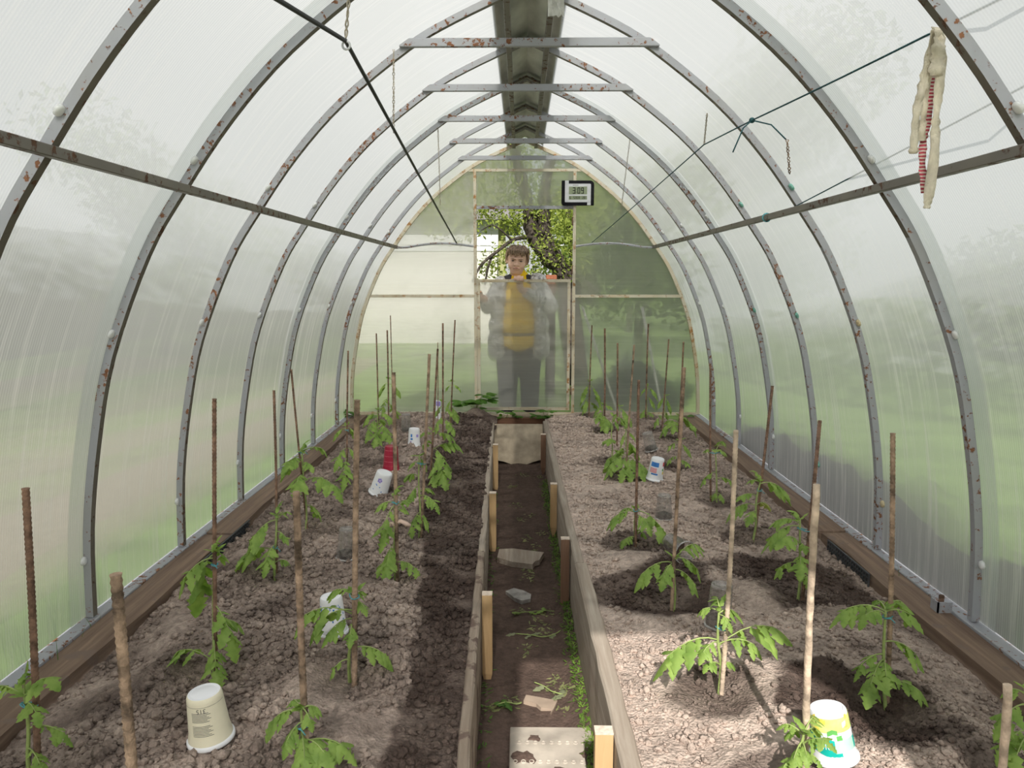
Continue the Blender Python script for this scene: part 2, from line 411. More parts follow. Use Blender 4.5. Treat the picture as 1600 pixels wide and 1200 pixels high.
M['cable'] = simple('black_cable', (0.012, 0.012, 0.013), rough=0.45, scale=60)
M['twine'] = simple('grey_twine', (0.40, 0.36, 0.29), rough=0.9, scale=200)
M['white'] = simple('white_plastic', (0.82, 0.83, 0.86), rough=0.35, var=0.03, scale=12)
M['clear'] = clear_plastic('clear_plastic')
M['clear_rim'] = clear_plastic('highlit_clear_rim', dirt=0.5, dcol=(0.62, 0.60, 0.58))  # paler colour paints the rim highlights in

# ------------------------------------------------------------------ the greenhouse shell
PROF = [(1.50, 0.0), (1.487, 0.30), (1.442, 0.60), (1.372, 0.89), (1.235, 1.215), (1.108, 1.415), (0.945, 1.635), (0.75, 1.84), (0.485, 2.045), (0.30, 2.150), (0.0, 2.285)]
_c = catmull([Vector((x, 0, z)) for x, z in PROF], 4)
ARC = [(p.x, p.z) for p in _c]
def arc_normals():
    out = []
    for i in range(len(ARC)):
        a = ARC[max(i - 1, 0)]; b = ARC[min(i + 1, len(ARC) - 1)]
        dx, dz = b[0] - a[0], b[1] - a[1]; L = math.hypot(dx, dz)
        out.append((dz / L, -dx / L))
    return out
ARCN = arc_normals()
def x_at(z):
    for (xa, za), (xb, zb) in zip(ARC, ARC[1:]):
        if za <= z <= zb: return xa + (xb - xa) * (z - za) / (zb - za)
    return 0
YE = 6.40          # back gable
YN = -0.34         # front gable, behind the camera
ARCH_Y = [2.42 + 0.69 * k for k in range(-3, 6)]

def sheet(y0, y1, side, off, name, parent, zmax=2.26):
    mb = MB(); vs = []; fs = []
    ys = [y0 + (y1 - y0) * k / 6 for k in range(7)]
    pts = [(x + nx * off, z + nz * off) for (x, z), (nx, nz) in zip(ARC, ARCN) if z <= zmax]
    T = 0.004
    full = [(p, n_) for p, n_ in zip(pts, ARCN)]
    for yy in ys:
        for (x, z), _n in full: vs.append((side * x, yy, z))
    m_ = len(full)
    for i in range(len(ys) - 1):
        for k in range(m_ - 1):
            a, b, c, d = i * m_ + k, i * m_ + k + 1, (i + 1) * m_ + k + 1, (i + 1) * m_ + k
            fs.append((a, b, c, d) if side > 0 else (d, c, b, a))     # normals face the inside
    mb.add(vs, [tuple(reversed(f)) for f in fs], True)
    o = mb.build(name, M['side'], parent)
    # make sure normals face inward
    me = o.data
    p = me.polygons[len(me.polygons) // 3]
    if p.normal.x * side > 0: me.flip_normals()
    return o

walls = {}
seams = [YN, 0.31, 2.38, 4.45, YE + 0.03]
for side, nm in ((-1, 'wall_left'), (1, 'wall_right')):
    r = tag(empty(nm, (side * 1.5, 3, 0)), kind='structure'); walls[side] = r
    for i in range(4):
        p = sheet(seams[i] - (0.055 if i else 0), seams[i + 1] + (0.035 if i < 3 else 0), side, 0.002 + 0.0045 * (i % 2), 'panel', r)
        p.location = -r.location

# arches with cross ties
def arch(y, mat, name, w=0.013, dep=0.026, parent=None):
    mb = MB()
    full = [((-x, z), (-nx, nz)) for (x, z), (nx, nz) in zip(ARC, ARCN)] + [((x, z), (nx, nz)) for (x, z), (nx, nz) in list(zip(ARC, ARCN))[::-1][1:]]
    mid = len(ARC) - 1
    full[mid] = ((0, ARC[-1][1]), (0, 1))
    vs = []
    for (x, z), (nx, nz) in full:
        k = 1.12 if (x, z) == (0, ARC[-1][1]) else 1
        for (dy, dd) in ((-w, 0.0), (w, 0.0), (w, -dep * k), (-w, -dep * k)):
            vs.append((x + nx * dd, y + dy, z + nz * dd))
    fs = []
    for i in range(len(full) - 1):
        for k in range(4):
            fs.append((i * 4 + k, i * 4 + (k + 1) % 4, (i + 1) * 4 + (k + 1) % 4, (i + 1) * 4 + k))
    fs.append((0, 1, 2, 3)); e = (len(full) - 1) * 4; fs.append((e + 3, e + 2, e + 1, e))
    mb.add(vs, fs)
    o = put(mb, name, mat, parent)
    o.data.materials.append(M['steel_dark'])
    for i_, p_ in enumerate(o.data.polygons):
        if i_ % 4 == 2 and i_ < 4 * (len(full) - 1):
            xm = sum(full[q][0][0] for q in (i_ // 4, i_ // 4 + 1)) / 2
            if xm < 1.2 and mat is M['steel']: p_.material_index = 1     # shade painted into the inner face, all but low right
    return o
for i, y in enumerate(ARCH_Y):
    a = tag(empty('trim_%d' % (i + 1), (0, y, 0)), kind='structure')
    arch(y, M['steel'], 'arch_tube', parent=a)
    t = MB().box((-0.505, y - 0.034, 2.028), (0.505, y - 0.0135, 2.060), bevel=0.002)
    put(t, 'cross_tie', M['steel'], a)

# purlins, base rails, ridge
for side, nm in ((-1, 'trim_20'), (1, 'trim_21')):
    mb = MB().box((side * 1.068 - 0.011, YN, 1.395), (side * 1.068 + 0.011, YE, 1.421), bevel=0.002)
    tag(mb.build(nm, M['steel_dark']), kind='structure')
for side, nm in ((-1, 'baseboard_left'), (1, 'baseboard_right')):
    a, b = sorted((side * 1.462, side * 1.515))
    mb = MB().box((a, YN, -0.045), (b, YE + 0.02, -0.004), bevel=0.003)
    tag(mb.build(nm, M['steel']), kind='structure')
M['ridge'] = simple('grimy_ridge_sheet', (0.55, 0.56, 0.51), rough=0.6, var=0.2, scale=7, stretch=(1, 0.4, 1))
ridge = tag(empty('ceiling', (0, 3, 2.29)), kind='structure')
cap = MB()
for side in (-1, 1):
    vs = [(-side * 0.004, YN, 2.305), (-side * 0.004, YE + 0.03, 2.305), (side * 0.150, YE + 0.03, 2.236), (side * 0.150, YN, 2.236)]
    up = [(x, y, z + 0.006) for x, y, z in vs]
    c2 = MB().add(vs + up, [(0, 1, 2, 3), (7, 6, 5, 4), (0, 4, 5, 1), (1, 5, 6, 2), (2, 6, 7, 3), (3, 7, 4, 0)])
    put(c2, 'ridge_flashing', M['ridge'], ridge)
    a, b = sorted((side * 0.076, side * 0.102))
    put(MB().box((a, YN, 2.205), (b, YE, 2.232), bevel=0.002), 'ridge_rail', M['steel_dark'], ridge)
for y in ARCH_Y:
    for side in (-1, 1):
        c2 = MB()
        vs = [(0, y - 0.045, 2.262), (0, y + 0.045, 2.262), (side * 0.10, y + 0.045, 2.216), (side * 0.10, y - 0.045, 2.216)]
        up = [(x, yy, z + 0.010) for x, yy, z in vs]
        c2.add(vs + up, [(0, 1, 2, 3), (7, 6, 5, 4), (0, 4, 5, 1), (1, 5, 6, 2), (2, 6, 7, 3), (3, 7, 4, 0)])
        put(c2, 'ridge_bracket', M['steel_dark'], ridge)

# sealing washers on the outside of the sheets
M['washer_w'] = simple('white_washer', (0.80, 0.81, 0.82), rough=0.4, var=0.03)
M['washer_g'] = simple('green_washer', (0.20, 0.45, 0.38), rough=0.4, var=0.03)
M['washer_y'] = simple('yellowed_washer', (0.62, 0.52, 0.33), rough=0.4, var=0.05)
wmesh = {}
for key in ('washer_w', 'washer_g', 'washer_y'):
    b = MB().lathe([(0.0, 0.008), (0.007, 0.0075), (0.012, 0.006), (0.0145, 0.003), (0.015, -0.003), (0.0, -0.003)], 14)
    o = b.build('washer', M[key]); wmesh[key] = o.data; bpy.data.objects.remove(o)
for side in (-1, 1):
    for i, y in enumerate(ARCH_Y):
        if i < 2: continue
        for z in (0.20, 0.96, 1.50):
            key = 'washer_w'
            if side > 0 and i in (4, 5): key = ('washer_y', 'washer_g')[i - 4] if z < 1.2 else 'washer_g'
            if side > 0 and i == 6 and 0.5 < z < 1.2: key = 'washer_g'
            o = bpy.data.objects.new('washer', wmesh[key]); COL.objects.link(o); o.parent = walls[side]
            x = x_at(z); k = min(range(len(ARC)), key=lambda q: abs(ARC[q][1] - z)); nx, nz = ARCN[k]
            o.location = Vector((side * (x - nx * 0.006), y - 0.020, z - nz * 0.006)) - walls[side].location
            o.rotation_euler = Vector((-side * nx, 0, -nz)).to_track_quat('Z', 'Y').to_euler()

# ------------------------------------------------------------------ back gable, door
wb = tag(empty('wall_back', (0, YE, 0)), kind='structure')
arch(YE, M['cream'], 'gable_arch', w=0.014, parent=wb)
def gpanel(poly, y, name, mat, parent, flip=False):
    mb = MB().add([(x, y, z) for x, z in poly], [tuple(range(len(poly)))])
    o = put(mb, name, mat, parent)
    if o.data.polygons[0].normal.y > 0 and not flip: o.data.flip_normals()
    return o
arcpts = [(x - 0.004, z) for x, z in ARC]
def side_poly(s, z0, z1, xin):
    pts = [(s * xin, z0)] + [(s * x, z) for x, z in arcpts if z0 < z < z1]
    pts = [(s * xin, z0), (s * (x_at(max(z0, 0.0)) - 0.004), z0)] + [(s * x, z) for x, z in arcpts if z0 + 0.01 < z < z1 - 0.01] + [(s * (x_at(z1) - 0.004), z1), (s * xin, z1)]
    return pts
for s in (-1, 1):
    gpanel(side_poly(s, 0.0, 1.0, 0.40), YE + 0.020, 'panel', M['end_lit' if s < 0 else 'end'], wb)
    gpanel(side_poly(s, 1.0, 2.027, 0.40), YE + 0.020, 'panel', M['end_lit' if s < 0 else 'end'], wb)
gpanel([(-0.41, 1.735), (0.41, 1.735), (0.41, 2.027), (-0.41, 2.027)], YE + 0.021, 'panel', M['end'], wb)
top = [(-x, z) for x, z in arcpts if z > 2.027] ; top = [(-(x_at(2.027) - .004), 2.027)] + top + [(x, z) for x, z in arcpts[::-1] if z > 2.027] + [((x_at(2.027) - .004), 2.027)]
gpanel(top, YE + 0.021, 'panel', M['end'], wb)
def bar(a, b, name='frame_bar', mat=None, parent=wb, y=YE, w=0.024, d=0.024, dy=0.0):
    """square bar in the gable plane from (x,z) to (x,z)"""
    a = Vector((a[0], a[1])); b = Vector((b[0], b[1])); t = (b - a).normalized(); nn = Vector((-t.y, t.x)) * w / 2
    q = [a + nn, b + nn, b - nn, a - nn]
    vs = [(p.x, y - d / 2 + dy, p.y) for p in q] + [(p.x, y + d / 2 + dy, p.y) for p in q]
    mb = MB().add(vs, [(0, 1, 2, 3), (7, 6, 5, 4), (0, 4, 5, 1), (1, 5, 6, 2), (2, 6, 7, 3), (3, 7, 4, 0)])
    return put(mb, name, mat or M['cream'], parent)
for s in (-1, 1):
    bar((s * 0.413, -0.02), (s * 0.413, 2.03))
    bar((s * 0.425, 1.003), (s * (x_at(1.003) - 0.02), 1.003), dy=0.002)
bar((-0.49, 2.033), (0.49, 2.033), w=0.022, dy=0.003)
bar((-0.40, 1.733), (0.40, 1.733), w=0.026, mat=M['steel'], dy=0.003)
bar((-1.49, 0.0), (1.49, 0.0), w=0.024, dy=0.003)
for s in (-1, 1):
    pts = []
    for k in range(13):
        t = k / 12; x = 0.425 + (1.085 - 0.425) * t
        pts.append((s * x, YE - 0.034, 1.412 + 0.03 * sin(pi * min(1, t * 1.15 + 0.02)) - 0.008 * t))
    put(MB().tube(pts, 0.0105, 6, sm=False), 'curved_bar', M['steel'], wb)

door = tag(empty('door_1', (0, YE, 0)), kind='structure')
DZ0, DZ1 = 0.032, 1.143
bar((-0.398, DZ1 - 0.012), (0.385, DZ1 - 0.012), 'top_rail', parent=door, dy=-0.004)
bar((-0.398, DZ0 + 0.012), (0.385, DZ0 + 0.012), 'bottom_rail', parent=door, dy=-0.004)
bar((-0.386, DZ0 + 0.024), (-0.386, DZ1 - 0.024), 'stile', parent=door, dy=-0.004)
bar((0.373, DZ0 + 0.024), (0.373, DZ1 - 0.024), 'stile', parent=door, dy=-0.004)
gpanel([(-0.39, DZ0), (0.38, DZ0), (0.38, DZ1 - 0.005), (-0.39, DZ1 - 0.005)], YE + 0.012, 'panel', M['end_lit'], door)
for z in (1.62, 1.22, 0.2):
    put(MB().tube([(0.396, YE - 0.015, z - 0.035), (0.396, YE - 0.015, z + 0.035)], 0.006, 8), 'hinge', M['rebar'], door)

# front gable behind the camera, its open doorway shifted to shape the sun patch
wf = tag(empty('wall_front', (0, YN, 0)), kind='structure')
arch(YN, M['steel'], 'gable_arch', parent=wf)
FL, FR, FT = -0.10, 0.84, 2.02
def fpoly(pts): 
    mb = MB().add([(x, YN - 0.015, z) for x, z in pts], [tuple(range(len(pts)))]); o = put(mb, 'panel', M['end'], wf)
    if o.data.polygons[0].normal.y < 0: o.data.flip_normals()
lp_w = [(FL, 0.0)] + [(-x, z) for x, z in arcpts if z < FT] + [(-x_at(FT) + .004, FT), (FL, FT)]
fpoly(lp_w)
rp_ = [(FR, 0.0)] + [(x, z) for x, z in arcpts if z < 1.73] + [(FR, 1.735)]
fpoly(rp_)
fpoly([(x_at(FT) - .004, FT)] + [(x, z) for x, z in arcpts if z > FT] + [(-x, z) for x, z in arcpts[::-1] if z > FT] + [(-x_at(FT) + .004, FT)])
for x in (FL, FR):
    put(MB().box((x - 0.012, YN - 0.012, 0), (x + 0.012, YN + 0.012, FT)), 'frame_bar', M['steel'], wf)

# ------------------------------------------------------------------ ground
def bl(y): return -0.150 + (y - 1.624) * (-0.245 + 0.150) / (5.985 - 1.624) if y > 1.624 else -0.150   # path edge of the bed beside the red cup
def br(y): return 0.206 + (y - 1.628) * (0.150 - 0.206) / (5.99 - 1.628) if y > 1.628 else 0.206
PATHZ = -0.31
M['lawn'] = simple('lawn', (0.16, 0.24, 0.066), rough=0.95, var=0.22, scale=3, bump=0.5, bscale=60)
def lawn():
    mb = MB(); z = -0.10
    X0, X1, Y0, Y1 = -1.53, 1.53, YN - 0.03, YE + 0.03; B = 60
    for a, b in (((-B, -B), (X0, B)), ((X1, -B), (B, B)), ((X0, -B), (X1, Y0)), ((X0, Y1), (X1, B))):
        mb.add([(a[0], a[1], z), (b[0], a[1], z), (b[0], b[1], z), (a[0], b[1], z)], [(0, 1, 2, 3)])
    return tag(mb.build('ground', M['lawn']), kind='structure')
lawn()
def grid_mesh(name, xs_fn, nx, ys, zfn, wetfn, mat):
    ys = np.asarray(ys); u = np.linspace(0, 1, nx)
    X = np.array([[xs_fn(y)[0] + (xs_fn(y)[1] - xs_fn(y)[0]) * t for t in u] for y in ys]); Y = np.repeat(ys[:, None], nx, 1)
    Z = zfn(X, Y)
    me = bpy.data.meshes.new(name)
    co = np.stack([X, Y, Z], -1).reshape(-1, 3)
    ny = len(ys); ii = np.arange((ny - 1) * nx).reshape(ny - 1, nx)[:, :-1].ravel()
    q = np.stack([ii, ii + 1, ii + nx + 1, ii + nx], -1)
    me.vertices.add(len(co)); me.vertices.foreach_set('co', co.ravel())
    me.loops.add(q.size); me.loops.foreach_set('vertex_index', q.ravel().astype(np.int32))
    me.polygons.add(len(q)); me.polygons.foreach_set('loop_start', np.arange(0, q.size, 4, dtype=np.int32))
    me.update(); me.validate()
    me.polygons.foreach_set('use_smooth', [True] * len(q))
    at = me.attributes.new('wet', 'FLOAT', 'POINT'); at.data.foreach_set('value', wetfn(X, Y).ravel().astype(np.float32))
    me.materials.append(mat)
    o = bpy.data.objects.new(name, me); COL.objects.link(o)
    return o
ys = [1.0]
while ys[-1] < YE - 0.03: ys.append(ys[-1] + 0.0035 * max(1.5, ys[-1]))
ys = [YN + 0.05 + 0.05 * k for k in range(int((0.98 - YN - 0.05) / 0.05) + 1)] + ys

# plant holes: filled below (x, y, radius, depth, wetness)
PITS = []
def soil_z(X, Y):
    X = np.asarray(X, float); Y = np.asarray(Y, float)
    xl = np.where(X < 0, (X + 1.33) / 1.13, (1.33 - X) / 1.13)         # 0 at the wall board, 1 at the path
    base = -0.062 + 0.055 * np.clip(xl * 5, 0, 1) + 0.015 * np.sin(np.clip(xl, 0, 1) * pi)
    z = base + 0.050 * (fbm(X * 3.1, Y * 3.1, 3) - 0.45)
    z = z + np.where(X < 0, 0.040, 0.030) * (fbm(X * 13 + 5, Y * 13, 4) - 0.45)
    ridged = 1 - np.abs(2 * fbm(X * 30 + 3, Y * 30 + 9, 3) - 0.9)
    z = z + 0.016 * ridged * np.where(X < 0, 1.0, 0.45)
    for (px, py, r, d, w_) in PITS:
        q = ((X - px) ** 2 + (Y - py) ** 2) / (r * r)
        z = z - d * np.exp(-q) + 0.45 * d * np.exp(-(np.sqrt(q) - 1.7) ** 2 * 3)
    edge = np.where(X < 0, -0.20 - X, X - 0.19)
    z = np.where((edge < 0.22), z * np.clip(edge / 0.22, 0, 1) + (-0.012 + 0.010 * (fbm(X * 20, Y * 20, 3) - .4)) * (1 - np.clip(edge / 0.22, 0, 1)), z)
    return z
def wet_shade_map(X, Y):  # damp strip and hollows, plus sun and shade painted as tone across the beds
    w = np.zeros_like(X)
    n = fbm(X * 7, Y * 7, 4) - 0.45
    strip = np.clip((0.26 + 0.10 * n + 0.04 * np.sin(Y * 2) - (-0.16 - X) - np.clip((2.3 - Y) * 0.08, -0.2, .2)) / 0.03, 0, 1)
    w = np.where(X < 0, np.maximum(w, strip * 0.93), w)
    w = np.where(X < 0, np.maximum(w, 0.50 - 0.20 * np.clip((X + 1.0) / .6, 0, 1) + 0.9 * n), w)
    w = np.where(X > 0, np.maximum(w, -0.05 + 0.55 * n + 0.40 * np.clip((X - 0.55) / .4, 0, 1) * np.clip((Y - 1.9) / .5 + .35, 0, 1)), w)  # paler by the path in place of sun, darker outwards in place of shade
    for (px, py, r, d, a) in PITS:
        rr = np.sqrt((X - px) ** 2 + (Y - py) ** 2) / r + n * 1.5
        w = np.maximum(w, a * np.clip((1.9 - rr) / 0.35, 0, 1))
    return np.clip(w, 0, 1)

# ------------------------------------------------------------------ plant list (sight-line surveyed at soil level -0.01)
SZ = -0.012
ORD = ['first', 'second', 'third', 'fourth', 'fifth', 'sixth', 'seventh', 'eighth', 'ninth', 'tenth']
# (bed, row, base px, stem-top px, [leaf: (attach px y, tip px x, tip px y, depth shift)], tie px y)
PL = [
 ('L', 'wall', (52, 1238), (38, 1085), [(1090, -25, 1082, .02), (1095, 85, 1062, -.03), (1100, 62, 1130, -.06), (1140, 118, 1160, .03), (1170, 70, 1215, -.05), (1085, 40, 1045, 0)], 1102),
 ('L', 'wall', (333, 1062), (335, 862), [(872, 272, 930, -.06), (866, 300, 955, .04), (862, 352, 880, .05), (945, 372, 1030, -.05), (1000, 340, 1092, -.10), (1035, 262, 1040, .02), (975, 385, 985, .06), (862, 338, 845, 0)], 882),
 ('L', 'wall', (430, 912), (432, 805), [(812, 380, 870, -.05), (815, 455, 800, .05), (830, 452, 850, -.03), (860, 362, 890, .03), (880, 455, 880, .02), (805, 436, 788, 0), (850, 410, 900, -.1)], 853),
 ('L', 'wall', (478, 838), (472, 705), [(712, 435, 750, .0), (706, 515, 708, .02), (720, 440, 735, -.1), (745, 460, 775, -.14), (752, 540, 778, -.06), (790, 505, 812, .05), (702, 478, 690, .0), (725, 490, 735, -.05)], 706),
 ('L', 'wall', (540, 772), (541, 665), [(670, 518, 688, .0), (668, 562, 690, .04), (700, 520, 735, -.06), (715, 535, 770, -.08), (740, 560, 775, .05), (700, 560, 720, 0)], 672),
 ('L', 'wall', (592, 703), (590, 640), [(646, 565, 665, .0), (645, 620, 665, .0), (655, 570, 690, -.08), (660, 612, 700, -.08), (672, 585, 720, -.12), (665, 600, 660, .1)], None),
 ('L', 'wall', (606, 668), (606, 592), [(598, 590, 620, 0), (600, 628, 620, -.02), (620, 595, 650, -.05), (632, 625, 655, .05)], None),
 ('L', 'path', (470, 1228), (470, 1105), [(1112, 408, 1150, .02), (1108, 505, 1112, .03), (1130, 438, 1185, -.06), (1165, 560, 1185, -.02), (1160, 520, 1200, -.08), (1110, 455, 1095, .05), (1150, 478, 1215, -.1), (1105, 490, 1140, -.04)], 1130),
 ('L', 'path', (547, 1068), (552, 925), [(938, 575, 960, -.04), (932, 510, 932, .05), (962, 448, 985, .02), (968, 500, 1008, -.05), (972, 545, 1010, -.08), (1030, 512, 1060, -.02), (1015, 620, 1040, .02), (935, 570, 925, .04), (955, 475, 1000, -.02)], 903),
 ('L', 'path', (618, 908), (616, 775), [(786, 583, 800, .0), (790, 592, 860, -.10), (800, 640, 800, .02), (805, 640, 780, .05), (870, 585, 900, -.06), (880, 660, 930, -.05), (850, 600, 920, -.12), (775, 622, 760, 0)], 785),
 ('L', 'path', (654, 842), (655, 712), [(722, 635, 735, .0), (716, 668, 735, .03), (760, 634, 790, -.03), (775, 690, 800, -.04), (745, 630, 750, .04), (800, 640, 850, -.08), (800, 672, 830, .0), (770, 680, 770, .06)], 724),
 ('L', 'path', (672, 765), (678, 672), [(680, 655, 680, .02), (680, 715, 690, .0), (700, 705, 745, -.06), (715, 700, 775, -.08), (730, 680, 780, -.08), (690, 660, 700, .05), (672, 688, 655, 0), (705, 725, 700, .04)], None),
 ('L', 'path', (692, 693), (692, 628), [(634, 676, 655, 0), (636, 712, 655, 0), (650, 680, 675, -.05), (655, 712, 680, -.04)], None),
 ('L', 'path', (704, 668), (706, 596), [(602, 694, 612, 0), (602, 722, 612, .0), (625, 695, 645, 0), (635, 716, 660, -.05)], None),
 ('R', 'path', (1250, 1245), (1258, 1140), [(1150, 1218, 1132, .02), (1145, 1275, 1118, .03), (1150, 1225, 1150, .06), (1160, 1262, 1195, -.05), (1165, 1302, 1165, -.06), (1160, 1235, 1205, -.05), (1150, 1282, 1145, .05), (1175, 1290, 1205, .0), (1180, 1215, 1215, -.03)], None),
 ('R', 'path', (1122, 1090), (1124, 948), [(955, 1088, 958, .02), (960, 1145, 985, -.05), (958, 1160, 970, .05), (998, 1018, 1055, -.02), (1002, 1090, 1035, -.06), (1008, 1238, 995, .03), (1005, 1195, 1020, -.06), (1040, 1098, 1045, -.04), (1040, 1148, 1040, .02), (950, 1118, 932, .03)], 982),
 ('R', 'path', (1052, 948), (1054, 870), [(880, 985, 918, -.02), (880, 1030, 920, -.08), (872, 1100, 905, .0), (875, 1098, 855, .08), (890, 1095, 930, -.03)], None),
 ('R', 'path', (994, 856), (993, 795), [(800, 945, 825, .02), (798, 1048, 850, -.05), (805, 1020, 835, -.08), (840, 968, 855, -.05), (800, 968, 800, .05), (830, 1010, 840, .04)], 763),
 ('R', 'path', (982, 752), (978, 668), [(676, 968, 700, 0), (675, 995, 690, .0), (700, 958, 720, .05), (710, 942, 765, -.04), (712, 968, 785, -.10), (715, 1008, 795, -.08), (720, 1018, 770, -.03), (690, 1000, 720, .04), (715, 985, 780, -.1), (705, 940, 745, .05)], 726),
 ('R', 'path', (954, 728), (958, 650), [(655, 968, 672, .0), (655, 985, 668, .05), (690, 938, 695, .0), (695, 950, 690, -.08), (705, 975, 712, .02), (715, 945, 732, .0)], None),
 ('R', 'path', (944, 680), (942, 632), [(636, 926, 650, 0), (636, 960, 640, 0), (645, 930, 660, -.06), (655, 958, 670, -.06), (650, 948, 675, -.1)], None),
 ('R', 'path', (921, 654), (922, 595), [(600, 905, 632, 0), (602, 942, 640, 0), (620, 908, 648, -.02), (630, 935, 640, .02)], None),
 ('R', 'wall', (1610, 1245), (1602, 1075), [(1085, 1566, 1080, .02), (1100, 1548, 1150, -.03), (1140, 1552, 1190, -.04), (1110, 1640, 1090, .02), (1150, 1580, 1210, -.1)], None),
 ('R', 'wall', (1386, 1096), (1384, 950), [(955, 1292, 972, .02), (960, 1340, 975, -.05), (952, 1365, 940, .06), (955, 1445, 985, .0), (952, 1420, 955, .08), (1002, 1448, 1045, -.02), (1022, 1330, 1060, -.02), (1030, 1352, 1102, -.10), (1032, 1385, 1080, -.10), (1065, 1455, 1105, -.05)], 960),
 ('R', 'wall', (1246, 940), (1250, 812), [(822, 1188, 860, .02), (818, 1200, 822, .05), (850, 1215, 850, -.08), (850, 1260, 862, -.06), (880, 1205, 900, .0), (885, 1268, 925, -.04), (810, 1238, 798, 0), (870, 1250, 900, -.12)], 829),
 ('R', 'wall', (1175, 845), (1188, 752), [(756, 1240, 785, .02), (754, 1165, 755, .03), (776, 1148, 782, .0), (790, 1130, 812, .04), (800, 1165, 820, -.06), (790, 1205, 795, .04), (750, 1178, 735, 0)], 763),
 ('R', 'wall', (1120, 788), (1118, 706), [(708, 1098, 705, .02), (706, 1138, 712, .0), (706, 1132, 690, .06), (738, 1092, 760, .0), (748, 1152, 762, .0), (770, 1132, 790, -.04), (768, 1112, 782, -.02)], 707),
 ('R', 'wall', (1062, 738), (1062, 688), [(692, 1040, 705, .0), (694, 1082, 715, .0), (715, 1040, 725, -.03), (720, 1080, 740, -.04)], None),
 ('R', 'wall', (1060, 694), (1060, 648), [(655, 1028, 690, .0), (653, 1092, 680, .0), (660, 1050, 675, -.08), (665, 1038, 660, .06), (654, 1078, 660, .04)], None),
 ('R', 'wall', (1033, 678), (1040, 618), [(622, 1050, 650, 0), (620, 1025, 640, 0), (640, 1045, 660, 0), (650, 1020, 668, -.03)], None),
 ('R', 'wall', (1010, 658), (1012, 602), [(606, 1030, 625, 0), (606, 1000, 618, .0), (620, 1025, 640, 0), (640, 1000, 655, -.04), (645, 1022, 660, -.04)], None),
 ('R', 'path', (966, 672), (968, 634), [(638, 982, 655, 0), (640, 988, 668, -.05), (645, 955, 660, 0)], None),
]
for i, p in enumerate(PL):
    b = on_z(p[2][0], p[2][1], SZ)
    wetv = {'L': 0.55, 'R': 0.75}[p[0]]
    PITS.append((b.x, b.y, 0.085 if b.y < 3.6 else 0.07, 0.020, wetv))
# two broad watered hollows in the bed with the teal cup
for (px, py, r, a) in ((1035, 928, 0.15, 0.95), (1280, 918, 0.15, 0.98), (1180, 905, 0.10, 0.9), (1335, 1115, 0.13, 0.98), (950, 920, 0.06, 0.5), (1290, 1090, .06, .9), (1400, 1130, .10, .8), (340, 1075, .13, .5)):
    b = on_z(px, py, SZ); PITS.append((b.x, b.y, r, 0.022, a))

bedL = grid_mesh('soil_bed', lambda y: (-1.345, bl(y) - 0.012), 190, ys, soil_z, wet_shade_map, M['soil'])
tag(bedL, 'crumbly brown soil bed holding the red cup, with a dark damp strip along the path', 'soil bed', 'planting beds')
bedR = grid_mesh('soil_bed', lambda y: (br(y) + 0.022, 1.345), 190, ys, soil_z, wet_shade_map, M['soil'])
tag(bedR, 'pale sunlit soil bed holding the teal cup, with dark watered hollows', 'soil bed', 'planting beds')
pfn = lambda X, Y: PATHZ + 0.03 * (fbm(X * 5, Y * 5, 4) - .45) + 0.03 * np.exp(-((X - br(3)) / 0.05) ** 2) + np.clip((Y - 5.3) / 0.7, 0, 1) * 0.05
pth = grid_mesh('floor', lambda y: (bl(y) - 0.02, br(y) + 0.03), 40, ys, pfn, lambda X, Y: np.clip(fbm(X * 6, Y * 6, 3), 0, 1), M['path'])
tag(pth, kind='structure')
def soil_at(x, y): return float(soil_z(np.array([x]), np.array([y]))[0])

